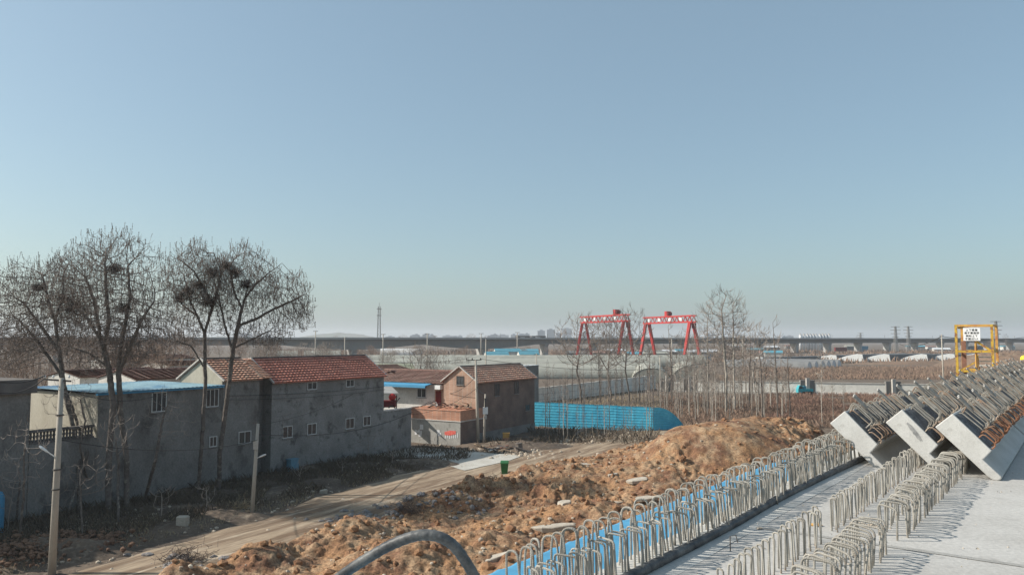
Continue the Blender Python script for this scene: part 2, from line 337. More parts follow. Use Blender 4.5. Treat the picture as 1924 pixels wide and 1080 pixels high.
gy = np.concatenate([[-400, -100, 0, 12], np.arange(22, 100, .3), np.arange(100, 150, 2.5), [170, 210, 300, 500, 900, 1800, 4000, 9000, 18000]])
v, f = grid(gx, gy, lambda x, y: ground_h(x, y))
tag(mesh_np('ground', v, f, M['ground']), 'dry brown open ground', kind='structure')
v, f = grid(np.arange(-20, 34, .095), np.arange(24, 80, .095), bank_h)
zc = v[f].mean(1)[:, 2]
tag(mesh_np('earth_bank', v, f, M['dirt'], keep=zc > -.2), 'bank of churned orange earth between track and bridge', kind='structure')
def pave(name, left, right, z, m, nl=60, nw=10, jit=.25, label=''):
    L = [on_z(*p) for p in left]; Rr = [on_z(*p) for p in right]
    def samp(P, t):
        s = t * (len(P) - 1); i = min(int(s), len(P) - 2); return P[i].lerp(P[i + 1], s - i)
    vs = []; fs = []
    for i in range(nl + 1):
        a = samp(L, i / nl); b = samp(Rr, i / nl)
        for j in range(nw + 1):
            p = a.lerp(b, j / nw); e = jit * (2 if j in (0, nw) else .5)
            p = p + Vector(((float(fbm(p.x * .9, p.y * .9, 3)) - .47) * e * 2, (float(fbm(p.x * .9, p.y * .9, 8)) - .47) * e * 2, 0))
            vs.append((p.x, p.y, float(ground_h(p.x, p.y)) + z + .03 * (float(fbm(p.x * 1.5, p.y * .4, 9)) - .4)))
    for i in range(nl):
        for j in range(nw):
            k = i * (nw + 1) + j; fs.append((k, k + 1, k + nw + 2, k + nw + 1))
    return tag(mesh_np(name, np.array(vs), np.array(fs), m), label, kind='structure')
pave('dirt_road', [(-250, 1160), (60, 1100), (330, 1028), (500, 975), (650, 922), (780, 888), (872, 872), (960, 862), (1060, 838), (1200, 812), (1300, 794), (1420, 776)],
     [(150, 1300), (420, 1120), (560, 1030), (700, 985), (800, 945), (880, 920), (960, 905), (1060, 892), (1180, 865), (1270, 835), (1360, 812), (1500, 792)], .07, M['road'], 90, 14, .35, 'rutted pale dirt track')
pave('concrete_road', [(660, 843), (780, 842), (860, 847), (981, 858)], [(640, 858), (790, 862), (872, 886), (955, 868)], .10, M['conc_road'], 24, 8, .04, 'pale concrete lane joining the dirt track')
hv = []
for (px0, px1, Y, hh, sd) in ((520, 720, 3000, 36, 1), (300, 560, 3600, 22, 2), (-100, 400, 4000, 25, 3)):
    a = at_y(px0, 640, Y); b = at_y(px1, 640, Y); N_ = 40; mb = MB(); vs = []; fs = []
    for i in range(N_ + 1):
        t = i / N_; e = (math.sin(math.pi * t) ** .7) * (0.75 + .5 * float(fbm(t * 6, sd, sd)))
        for j, (q, k) in enumerate(((0, 0), (60, .75), (130, 1), (220, .7), (320, 0))): vs.append((a.x + (b.x - a.x) * t, Y + q, hh * e * k - .5))
    for i in range(N_):
        for j in range(4): k = i * 5 + j; fs.append((k, k + 5, k + 6, k + 1))
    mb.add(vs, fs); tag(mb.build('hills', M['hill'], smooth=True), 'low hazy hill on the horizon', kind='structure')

# ------------------------------------------------------------ the bridge deck we stand on
DF = frame((0, 0), math.asin(.5985)); ZD = 7.9
def BF(t, L, z): return DF(t, L, ZD + z)
def bfb(mb, t0, t1, l0, l1, z0, z1): return mb.box(t0, t1, l0, l1, z0, z1, BF)
mb = MB(); bfb(mb, -10, 6.585, -9.5, 2.77, -.25, 0); bfb(mb, 6.63, 80, -9.5, 2.77, -.25, 0); bfb(mb, 6.585, 6.63, -9.5, 2.76, -.24, -.012)
for L0 in (1.6, -1.4, -4.4, -7.4): mb.prism([(L0 + .6, -.25), (L0 - 2.0, -.25), (L0 - 1.6, -1.6), (L0 + .2, -1.6)], -10, 80, BF)
tag(mb.build('bridge_deck', M['deck'], origin=BF(0, 0, 0)), 'pale concrete deck of the bridge under construction', kind='structure')
mb = MB()
for t in (14, 44, 74):
    bfb(mb, t - .9, t + .9, -9.3, 2.3, -2.9, -1.61)
    for L in (-7, 0): mb.lathe([(.7, -8.5), (.7, -2.9)], 20, BF(t, L, 0))
tag(mb.build('bridge_piers', M['deck'], origin=BF(0, 0, -7.9)), 'round concrete piers under the bridge deck', kind='structure')
mb = MB(); vs = []; fs = []; n_ = 60
for i in range(n_ + 1):
    for s in (0, 1): vs.append(BF(6.60 + .02 * i / 5 * .3 + (.035 if s else -.035) + .012 * (float(fbm(i * .7, s * 9., 4)) - .4) * 2, 2.7 - i * .2, .004))
for i in range(n_): k = 2 * i; fs.append((k, k + 2, k + 3, k + 1))
mb.add(vs, fs); tag(mb.build('deck_joint', M['joint'], origin=BF(6.6, 0, 0)), 'grey mortar joint across the concrete deck', kind='structure')
mb = MB(); vs = []; fs = []                              # screeded mortar bed along the outer edge
for i in range(71):
    t = 1 + i * .3
    for j, L in enumerate((2.765, 2.60, 2.46, 2.30)): vs.append(BF(t, L + (0 if j < 1 else .03 * (float(fbm(t * 1.3, j, 5)) - .5)), (.006, .022, .02, .002)[j] + .012 * (float(fbm(t * 2, j * 3, 6)) - .4)))
for i in range(70):
    for j in range(3): k = i * 4 + j; fs.append((k, k + 4, k + 5, k + 1))
mb.add(vs, fs); tag(mb.build('mortar_bed', M['deck_pale'], origin=BF(0, 2.6, 0), smooth=True), 'pale uneven mortar bed along the outer deck edge', kind='structure')
mb = MB()
for i in range(260):
    t = random.uniform(4.5, 13); L = random.choice([random.gauss(1.3, .25), random.gauss(.4, .5), random.uniform(1.4, 2.4)])
    r = random.uniform(.003, .013); p = BF(t, L, r * .4)
    mb.add([p + Vector((random.uniform(-r, r), random.uniform(-r, r), -r * .4)) for _ in range(4)] + [p + Vector((0, 0, r * .8))], [(0, 1, 4), (1, 2, 4), (2, 3, 4), (3, 0, 4)])
tag(mb.build('mortar_crumbs', M['slab'], origin=BF(6, 1, 0)), 'small mortar crumbs scattered on the concrete deck', kind='stuff')
mb = MB()
for (t, L, w) in ((7.1, -.05, .30), (6.05, .33, .22), (7.25, 1.6, .15), (5.95, .75, .12)):
    for k in range(16):
        c = BF(t + random.gauss(0, w * .13), L + random.gauss(0, w * .45), .0); r = random.uniform(.01, .03)
        mb.add([c + Vector((math.cos(a) * r * random.uniform(.7, 1.2), math.sin(a) * r * random.uniform(.7, 1.2), 0)) for a in (0, 1.3, 2.5, 3.8, 5)] + [c + Vector((0, 0, r * .55))], [(i, (i + 1) % 5, 5) for i in range(5)])
tag(mb.build('spilled_mortar', M['rubble'], origin=BF(6, 0, 0)), 'dried spilled mortar lumps on the deck beside the joint', kind='stuff')

# blue sheets along the outer edge
for i in range(6):
    t0 = 1.2 + i * 1.62; mb = MB(); vs = []; fs = []; nx, ny = 60, 26
    for a in range(nx + 1):
        for b in range(ny + 1):
            t = t0 + a / nx * 1.68; s = b / ny; L = 2.73 + s * .80; z = -.055 - .05 * s + .004 * i + .010 * abs(math.sin(a / nx * math.pi * 7)) ** 6 + .02 * (float(fbm(t * .8, s, 3)) - .4)
            vs.append(BF(t + .03 * s * math.sin(i * 3), L - (.05 * max(0, t - 10.0)), z))
    for a in range(nx):
        for b in range(ny): k = a * (ny + 1) + b; fs.append((k, k + ny + 1, k + ny + 2, k + 1))
    mb.add(vs, fs); o = mb.build('blue_sheet', M['blue'], origin=BF(t0, 3.1, -.06), smooth=True)
    md = o.modifiers.new('thick', 'SOLIDIFY'); md.thickness = .004
    order = ['nearest', 'second nearest', 'third nearest', 'fourth nearest', 'fifth', 'farthest'][i]
    tag(o, f'bright blue sheet metal panel outside the deck edge, {order} along the row of hoops', 'metal sheet', 'blue sheets along the deck edge')

def arc_pts(ctrl, r, step):                              # polyline with rounded corners, sampled evenly
    P = [Vector(c) for c in ctrl]; out = [P[0]]
    for i in range(1, len(P) - 1):
        a = (P[i - 1] - P[i]); b = (P[i + 1] - P[i]); rr = min(r, a.length * .49, b.length * .49)
        p0 = P[i] + a.normalized() * rr; p1 = P[i] + b.normalized() * rr
        for k in range(9): s = k / 8; out.append((p0 * (1 - s) + P[i] * s) * (1 - s) + (P[i] * (1 - s) + p1 * s) * s)
    out.append(P[-1]); res = [out[0]]; acc = 0
    for a, b in zip(out[:-1], out[1:]):
        l = (b - a).length
        if l < 1e-6: continue
        s = step - acc
        while s < l: res.append(a.lerp(b, s / l)); s += step
        acc = (acc + l) % step if l + acc >= step else acc + l
    res.append(out[-1]); return res
def ribbed(ctrl, r, rad, step=.0065, n=6):
    p = arc_pts(ctrl, r, step); return MB().tube(p, [rad * (1.10 if i % 2 else .92) for i in range(len(p))], n)
GV = Vector((-.8011, .5985, 0)); FV = Vector((.5985, .8011, 0))
def loc(l, t, z): return GV * l + FV * t + Vector((0, 0, z))
def hoop_proto(w, h, rad, kind):
    ps = []
    for k in range(3):
        j = lambda s: random.uniform(-s, s)
        if kind == 'tall': c = [loc(w / 2, j(.008), -.05), loc(w / 2 + j(.01), j(.01), h * .8), loc(w / 2 - .01, j(.01), h), loc(-w / 2 + .01, j(.012), h + j(.012)), loc(-w / 2 - .01, j(.02), h * .72), loc(-w / 2 - .035, j(.02), -.05)]
        elif kind == 'hook': c = [loc(w / 2, j(.01), -.05), loc(w / 2 + .01, j(.01), h), loc(-w / 2 + j(.02), .01 + j(.02), h * .97), loc(-w / 2 - .03 + j(.02), j(.02), -.05)]
        elif kind == 'narrow': c = [loc(w / 2, .012, -.05), loc(w / 2 + j(.005), .012 + j(.006), h + .008), loc(-w / 2 + j(.005), -.012 + j(.006), h + j(.008)), loc(-w / 2 + j(.01), -.012, -.05)]
        else: c = [loc(w / 2, .02, -.05), loc(w / 2 + j(.01), .02 + j(.01), h + j(.006)), loc(-w / 2 + j(.01), -.02 + j(.01), h - .012 + j(.008)), loc(-w / 2 + .005, -.02, -.05)]
        m_ = ribbed(c, w * .48 if kind in ('narrow', 'tall') else w * .25, rad)
        me = bpy.data.meshes.new('rebar_hoop'); me.from_pydata([tuple(p) for p in m_.v], [], m_.f); me.materials.append(M['rebar']); me.polygons.foreach_set('use_smooth', [False] * len(me.polygons)); me.update(); ps.append(me)
    return ps
def hoop_row(kind, L, t0, t1, sp, w, h, rad, label, group, lean=0.0):
    ps = hoop_proto(w, h, rad, kind); t = t0; i = 0
    while t < t1:
        o = bpy.data.objects.new('rebar_hoop', ps[i % 3]); COL.objects.link(o)
        o.location = BF(t + random.gauss(0, sp * .10), L + random.gauss(0, .010), 0)
        o.rotation_euler = (random.gauss(0, .05) + lean * .5, random.gauss(0, .045), random.gauss(0, .16)); s = random.gauss(1, .035); o.scale = (1, 1, s)
        tag(o, label, 'rebar hoop', group); t += sp * (1 + random.uniform(-.12, .12)); i += 1
hoop_row('tall', 2.665, 3.6, 11.0, .086, .105, .40, .0072, 'tall ribbed rebar hoop in the outer line, standing next to the blue sheets', 'tall outer rebar hoops by the blue sheets')
hoop_row('hook', 2.545, 3.6, 11.0, .086, .11, .31, .0072, 'shorter ribbed rebar hoop in the inner line, directly beside the black corrugated hose', 'shorter inner rebar hoops by the black hose')
hoop_row('narrow', 1.77, 4.45, 6.47, .088, .05, .255, .0068, 'thin narrow rebar hoop in the middle line, nearer than the mortar joint', 'narrow middle hoops before the joint')
hoop_row('narrow', 1.77, 6.84, 11.2, .088, .05, .26, .0068, 'thin narrow rebar hoop in the middle line, between joint and barrier blocks', 'narrow middle hoops after the joint')
hoop_row('wide', 1.36, 4.4, 6.40, .082, .185, .26, .0078, 'wide flat topped rebar hoop in the right hand line, nearer than the joint', 'wide right hand hoops before the joint')
hoop_row('wide', 1.33, 6.90, 11.3, .082, .185, .27, .0078, 'wide flat topped rebar hoop in the right hand line, between joint and blocks', 'wide right hand hoops after the joint')

# black hose: lies along the hoops, doubles back below the picture and arches over the edge
hp = [(13.8, 2.36, .04), (11.3, 2.42, .04), (9.4, 2.47, .04), (7.6, 2.49, .045), (6.2, 2.455, .04), (4.9, 2.47, .045), (3.6, 2.45, .06)]
mb = MB(); pts = arc_pts([BF(*p) for p in hp], 1.0, .016); mb.tube(pts, [.034 + (.004 if i % 2 else 0) for i in range(len(pts))], 12)
tag(mb.build('corrugated_hose', M['hose'], origin=BF(7, 2.45, 0), smooth=True), 'long black corrugated hose lying on the deck beside the outer hoops', 'hose')
yy = 3.75
ap = [at_y(x, y, yy + dy) for x, y, dy in ((560, 1150, .25), (640, 1082, .15), (700, 1042, .08), (750, 1016, .03), (800, 1004, 0), (845, 1018, 0), (880, 1062, .03), (912, 1125, .08), (930, 1200, .12))]
def smooth_path(P, n=12):
    out = []; Q = [P[0]] + P + [P[-1]]
    for i in range(1, len(Q) - 2):
        for k in range(n):
            s = k / n; a, b, c, d = Q[i - 1], Q[i], Q[i + 1], Q[i + 2]
            out.append(.5 * ((2 * b) + (c - a) * s + (2 * a - 5 * b + 4 * c - d) * s * s + (3 * b - a - 3 * c + d) * s ** 3))
    out.append(P[-1]); return out
mb = MB(); pts = smooth_path(ap, 14); mb.tube(pts, [.026 + .0008 * math.sin(i * 1.7) for i in range(len(pts))], 16)
tag(mb.build('thick_hose', M['hose'], origin=pts[0], smooth=True), 'thick worn black hose arching up over the deck edge in the foreground', 'hose')

# small litter on the deck
def crumple(o, r, m, name, flat=.6, seed=0):
    rs = random.Random(seed); vs = []; fs = []; nu, nv = 9, 6
    for i in range(nv + 1):
        for k in range(nu):
            a = 2 * math.pi * k / nu; ph = math.pi * i / nv; rr = r * rs.uniform(.55, 1.25)
            vs.append((o[0] + rr * math.sin(ph) * math.cos(a), o[1] + rr * .7 * math.sin(ph) * math.sin(a), o[2] + r * flat * .5 + rr * flat * .6 * math.cos(ph)))
    for i in range(nv):
        for k in range(nu): fs.append((i * nu + k, i * nu + (k + 1) % nu, (i + 1) * nu + (k + 1) % nu, (i + 1) * nu + k))
    return MB().add(vs, fs).build(name, m, origin=o)
tag(crumple(BF(6.95, 1.93, 0), .05, M['crate'], 'cloth_rag', .5, 3), 'small crumpled orange rag on the deck behind the middle hoops', 'rag')
tag(crumple(BF(6.55, 2.28, 0), .025, M['rubble'], 'mortar_lump', .6, 4), 'small pale mortar lump on the deck near the hose', 'mortar lump')
mb = MB(); c = [BF(5.75, 2.23, 0), BF(5.75, 2.23, .11), BF(5.79, 2.20, .115), BF(5.80, 2.19, .06)]; mb.tube(c, .004, 6); tag(mb.build('wire_stub', M['iron'], origin=c[0]), 'thin bent wire standing up from the deck right of the hose', 'wire')

# ------------------------------------------------------------ precast barrier blocks lying tilted on the hoops
PROF = [(1.30, .73), (1.49, .56), (.97, .035), (.93, .005), (.88, -.004), (.84, .015), (.835, .045), (1.01, .22), (.92, .33)]
P0 = Vector((1.30, .73)); EV = Vector((-.38, -.40)).normalized(); MV = Vector((-.725, .69)).normalized()
def fc(t, s, h):                                         # point by distance s down the rough face and height h off it
    q = P0 + EV * s + MV * h; return Vector((t, q.x, q.y))
def hoop_mesh(ctrl, m, rad=.0082):
    p = arc_pts([BF(*c) - BF(0, 0, 0) for c in ctrl], .05, .03); m_ = MB().tube(p, rad, 5)
    me = bpy.data.meshes.new('rebar_hoop'); me.from_pydata([tuple(a) for a in m_.v], [], m_.f); me.materials.append(m); me.update(); return me
def seg(LEN, m2, first, label, nolead=.05):
    root = thing('barrier_block', label, 'concrete block', BF(0, 0, 0), 'precast barrier blocks stacked tilted on the deck')
    mb = MB().prism(PROF, 0, LEN, BF); o = mb.build('concrete_body', M['block'], root)
    bv = o.modifiers.new('bevel', 'BEVEL'); bv.width = .012; bv.segments = 2; bv.limit_method = 'ANGLE'
    mb = MB(); n = 40; vs = []; fs = []
    for i in range(n + 1):
        for j in range(9):
            s = .03 + j / 8 * .49; vs.append(BF(*fc(.03 + (LEN - .06) * i / n, s, .004 + (random.uniform(0, .022) if 0 < j < 8 and 0 < i < n else 0))))
    for i in range(n):
        for j in range(8): k = i * 9 + j; fs.append((k, k + 1, k + 10, k + 9))
    mb.add(vs, fs).build('rough_face', M['rough'], root)
    A = [hoop_mesh([fc(0, .05 + a, -.03), fc(0, .00 + a, .085 + b), fc(.03, .33 + a, .10 + b), fc(.03, .34, -.03)], mm) for a, b, mm in ((0, 0, M['rebar']), (.01, .01, M['rebar_rust']), (-.02, .005, M['rebar']), (.0, -.01, M['rebar']))]
    B = [hoop_mesh([fc(0, .36 + a, -.03), fc(.0, .34 + a, .075 + b), fc(.02, .53 + a, .085 + b), fc(.02, .52, -.03)], mm) for a, b, mm in ((0, 0, m2), (.01, .01, m2), (-.01, .005, M['rebar_rust']))]
    t = nolead; i = 0
    while t < LEN - .12:
        near = min(abs(t - (.42 + 1.45 * k)) for k in range(4))
        if near > .07 and random.random() > .07:
            o = bpy.data.objects.new('rebar_hoop', random.choice(A)); COL.objects.link(o); o.parent = root; o.location = FV * t + Vector((0, 0, random.gauss(0, .010))); o.rotation_euler = (random.gauss(0, .02), random.gauss(0, .02), random.gauss(0, .06))
        t += .064
    t = .06
    while t < LEN - .06:
        o = bpy.data.objects.new('rebar_hoop', random.choice(B)); COL.objects.link(o); o.parent = root; o.location = FV * t + Vector((0, 0, random.gauss(0, .009))); o.rotation_euler = (random.gauss(0, .02), random.gauss(0, .02), random.gauss(0, .05)); t += .125
    for k in range(3):
        for q in (-.035, .05):
            a = fc(.42 + 1.45 * k + q, -.105 - .02 * (q > 0), .13); b = fc(.42 + 1.45 * k + q + .10, .10, .115)
            MB().tube([BF(*a), BF(*b)], .0165, 10).build('steel_pipe', M['steel'], root)
    return root
ordn = ['nearest', 'second', 'third', 'fourth', 'fifth', 'sixth']
rows = [(0.0, 0.0, 'right hand', 'beside the open deck', M['rebar_red'], 10.38, .32), (.545, .015, 'middle', 'between the two other rows', M['rebar_rust'], 10.42, .24), (1.235, -.05, 'left hand', 'beside the outer rebar hoops', M['rebar_rust'], 10.55, .06)]
def blk_label(i, side, where):
    if i == 0: return {'right hand': 'nearest right hand tilted concrete barrier block, clean end face, foot on open deck', 'middle': 'nearest middle tilted concrete barrier block with dark smears on its end face', 'left hand': 'nearest left hand tilted concrete barrier block, clean pale end over outer hoops'}[side]
    return f'{ordn[i]} tilted barrier block from the near end in the {side} row'
for (dl, dz, side, where, m2, ts, nl) in rows:
    pr = seg(4.42, m2, True, blk_label(0, side, where), nl); pr.location = BF(ts, dl, dz)
    for i in range(1, 5 if side == 'right hand' else 6):
        c = copy_tree(pr, BF(ts + 4.47 * i, dl + random.gauss(0, .01) - .004 * i * i, dz + random.gauss(0, .008)), label=blk_label(i, side, where))
    if side == 'middle':
        rs_ = random.Random(5); cx = P0 + EV * .27 - MV * .085; pp = []
        for a_ in range(40):                              # one ragged wiped-on grout patch with finger-like streaks below
            an = 2 * math.pi * a_ / 40; low = math.sin(an) < 0; rr_ = 1 + (rs_.uniform(-.25, .22) if low else rs_.uniform(-.06, .06))
            pp.append(cx + EV * math.cos(an) * .105 * rr_ + Vector((.35, .94)) * math.sin(an) * .075 * rr_)
        mb = MB().prism([tuple(p) for p in pp], -.0025, .001, BF); o = mb.build('grout_smear', M['smear'], None, origin=BF(0, 0, 0)); o.parent = pr; o.location = (0, 0, 0)

# ------------------------------------------------------------ stair tower with notice, beside the deck
T0, T1, L0, L1 = 47.0, 49.4, 3.95, 5.58
st = thing('stair_tower', 'yellow steel stair tower frame with rusty panels and a white notice beside the deck', 'stair tower', BF(T0, L0, -7.9))
for (t, L, m) in ((T0, L0, 'yellow'), (T0, L1, 'yellow'), (T1, L0, 'yellow_rust'), (T1, L1, 'yellow_rust')):
    MB().bar(BF(t, L, -7.95), BF(t, L, 2.37), .12, .12, up=(.6, .8, 0)).build('post', M[m], st)
for z in (2.32, .95, -.08, -2.2, -4.4, -6.4):
    mb = MB()
    for a, b in (((T0, L0), (T0, L1)), ((T0, L1), (T1, L1)), ((T1, L1), (T1, L0)), ((T1, L0), (T0, L0))):
        va = BF(*a, z); vb = BF(*b, z); dd = (vb - va).normalized() * .062; mb.bar(va + dd, vb - dd, .10, .10)
    mb.build('ring_beam', M['yellow_rust' if z > 2 else 'yellow'], st)
MB().bar(BF(T0 + .02, L0 + .65, .9), BF(T0 + .02, L0 + .08, .99), .06).build('brace', M['yellow'], st)
MB().bar(BF(T0 + .1, L0 + .75, 1.5), BF(T0 + .1, L0 + .05, .98), .10).build('brace', M['yellow'], st)
MB().bar(BF(T0 + .1, L1 - .15, -.05), BF(T0 + .1, L0 + .72, .45), .07).build('brace', M['yellow'], st)
MB().bar(BF(T0 + .04, L0 + .75, -.03), BF(T0 + .04, L0 + .75, 1.55), .08).build('mid_post', M['yellow_rust'], st)
MB().bar(BF(T0 + .2, L1 - .1, 2.2), BF(T1 - .1, L1 - .3, 2.2), .09).build('brace', M['yellow'], st)
mb = MB(); bfb(mb, T0 + .5, T0 + .53, L1 - .38, L1 - .16, -.8, 1.5).build('rusty_panel', M['rustpanel'], st)
for k in range(5): bfb(MB(), T1 - .07, T1 - .03, L1 - .5, L1 - .06, 1.55 + k * .15, 1.58 + k * .15).build('rail', M['rustpanel'], st)
for k in range(9):
    z = .62 - k * .22; bfb(MB(), T0 + .25 + .12 * k, T0 + .5 + .12 * k, L0 + .1, L0 + .68, z, z + .075).build('stair_tread', M['whitewall'], st)
for L in (L0 + .08, L0 + .70): MB().bar(BF(T0 + .3, L, .75), BF(T0 + 1.5, L, -1.35), .04, .12).build('stringer', M['yellow'], st)
bfb(MB(), T0 + .1, T1 - .1, L0 + .1, L1 - .1, -.14, -.09).build('platform', M['yellow_rust'], st)
s0, z1_ = 4.47, 2.17; s1 = 5.24
sb = bfb(MB(), T0 - .10, T0 - .075, s0, s1, 1.52, 2.19).build('notice_board', M['sign'], st)
def text_mesh(body, size, mtx, m, name, parent):
    cu = bpy.data.curves.new('t', 'FONT'); cu.body = body; cu.size = size; cu.align_x = 'CENTER'; cu.extrude = .002; cu.offset = .0008; cu.space_character = 1.22
    to = bpy.data.objects.new('t', cu); COL.objects.link(to); bpy.context.view_layer.update()
    dg = bpy.context.evaluated_depsgraph_get(); me = bpy.data.meshes.new_from_object(to.evaluated_get(dg)); bpy.data.objects.remove(to)
    me.transform(mtx); me.materials.clear(); me.materials.append(m)
    o = bpy.data.objects.new(name, me); COL.objects.link(o); o.parent = parent; return o
X_ = -GV; Z_ = Vector((0, 0, 1)); Y_ = FV
for i, body in enumerate(('上下楼梯', '请不要拥挤', '同时上下', '不超过5人')):
    c = BF(T0 - .108, (s0 + s1) / 2, 2.035 - i * .155) - ROOT_LOC(sb)
    mt = Matrix(((X_.x, Z_.x, -Y_.x, c.x), (X_.y, Z_.y, -Y_.y, c.y), (X_.z, Z_.z, -Y_.z, c.z), (0, 0, 0, 1)))
    text_mesh(body, .125, mt, M['ink'], 'lettering', sb)

# things at the far end of the deck
c = on_z(1877, 722, ZD); rt = thing('red_metal_tray', 'red folded sheet metal tray propped up on the deck in front of the stair tower', 'metal tray', c)
u = Vector((.62, -.25, 0)); w = Vector((.25, .55, 0)).normalized()
MB().box8([c + u * -.5, c + u * .45, c + u * .45 + w * .3, c + u * -.5 + w * .3, c + u * -.28 + Z_ * .36 + w * .1, c + u * .40 + Z_ * .12 + w * .1, c + u * .40 + Z_ * .14 + w * .12, c + u * -.28 + Z_ * .38 + w * .12]).build('folded_panel', M['red'], rt)
MB().bar(c + u * -.30 + Z_ * .39, c + u * .42 + Z_ * .14, .03).build('rim', M['darkred'], rt)
pts = [at_y(x, y, 21) for x, y in ((1893, 722), (1894, 706), (1899, 698), (1907, 697), (1914, 702), (1920, 712), (1924, 726))]
mb = MB().tube(smooth_path(pts, 6), .022, 8); tag(mb.build('loop_hose', M['hose'], origin=pts[0], smooth=True), 'thin black hose standing in a loop above the far barrier blocks', 'hose')
c = on_z(1930, 735, ZD); mb = MB(); vsx = [Vector((x * .55, y * .3, 0)) for x, y in ((-1, -1), (1, -1), (1.1, 1), (-.8, 1))]
mb.box8([c + q for q in vsx] + [c + q * .7 + Z_ * (.42 - .1 * i) for i, q in enumerate(vsx)]); tag(mb.build('concrete_chunk', M['block'], origin=c), 'pale broken concrete chunk at the far right end of the deck', 'concrete chunk')
c = on_z(1927, 716, ZD); ht = Vector((c.x, c.y, 9.5 - (675 - 637) / F_PX * c.y))
pk = thing('steel_post', 'thin steel post on the far deck with a yellow helmet hung on it', 'post', c)
MB().tube([c - Z_ * .05, Vector((c.x, c.y, ht.z + .05))], .02, 8).build('shaft', M['iron'], pk); MB().box(c.x - .12, c.x + .12, c.y - .12, c.y + .12, ZD, ZD + .02).build('base_plate', M['iron'], pk)
hh = thing('hard_hat', 'bright yellow hard hat on the post at the right edge', 'helmet', ht)
MB().lathe([(.14, 0), (.143, .04), (.13, .09), (.10, .13), (.05, .155), (.01, .16)], 16, ht).build('shell', M['yellowhat'], hh, smooth=True)
MB().lathe([(.17, -.008), (.17, .0), (.13, .004)], 16, ht + Vector((0, -.02, 0))).build('brim', M['yellowhat'], hh, smooth=True)

# ------------------------------------------------------------ houses
def tile_roof(mb, e0, e1, r0, r1, courses, step=.16, amp=.014, rise=.085, seed=0):
    e0, e1, r0, r1 = map(Vector, (e0, e1, r0, r1)); n = max(4, int((e1 - e0).length / step)); nrm = (e1 - e0).cross(r0 - e0).normalized()
    if nrm.z < 0: nrm = -nrm
    rs = random.Random(seed); vs = []; fs = []
    def P(u, s): return (e0.lerp(e1, u)).lerp(r0.lerp(r1, u), s)
    sag = [rs.uniform(-.012, .012) for _ in range(n + 1)]
    for c in range(courses):
        base = len(vs)
        for i in range(n + 1):
            w = amp * math.cos(i * math.pi) ; jit = rs.uniform(-.006, .006)
            lo = P(i / n, max(0, c / courses - .10 / courses + rs.uniform(-.003, .003))) + nrm * (rise + w + jit + sag[i]); hi = P(i / n, (c + 1) / courses) + nrm * (.004 + w * .8 + sag[i])
            bot = P(i / n, c / courses + .30 / courses) + nrm * (-.03 if c == 0 else -.02)
            vs += [bot, lo, hi]
        for i in range(n):
            k = base + i * 3; fs += [(k, k + 3, k + 4, k + 1), (k + 1, k + 4, k + 5, k + 2)]
    return mb.add(vs, fs)
def window(fr, root, a0, a1, z0, z1, panes=2, wall_b=0, gable=False, fm='frame', name='window'):
    G_ = (lambda mb, a0, a1, b0, b1, z0, z1: mb.box(b0, b1, a0, a1, z0, z1, fr)) if gable else (lambda mb, a0, a1, b0, b1, z0, z1: mb.box(a0, a1, b0, b1, z0, z1, fr))
    B = wall_b; t = .055; mb = MB()
    G_(mb, a0, a0 + t, B - .045, B - .004, z0, z1); G_(mb, a1 - t, a1, B - .045, B - .004, z0, z1)
    G_(mb, a0 + t, a1 - t, B - .045, B - .004, z0, z0 + t); G_(mb, a0 + t, a1 - t, B - .045, B - .004, z1 - t, z1)
    for k in range(1, panes): c = a0 + (a1 - a0) * k / panes; G_(mb, c - .02, c + .02, B - .038, B - .012, z0 + t, z1 - t)
    w = mb.build(name, M[fm], root)
    mb = MB(); G_(mb, a0 + t, a1 - t, B - .02, B - .008, z0 + t, z1 - t); mb.build('pane', M['glass'], w)
    mb = MB(); G_(mb, a0 - .05, a1 + .05, B - .09, B - .003, z0 - .06, z0 - .004); mb.build('sill', M['plaster2'], w)
    return w
def fwin(fr, root, x0, x1, y0, y1, panes=2, b=0, **k):
    a0, zt = on_facade(fr, x0, y0, b); a1, zb = on_facade(fr, x1, y1, b); window(fr, root, a0, a1, zb, zt, panes, b, **k)
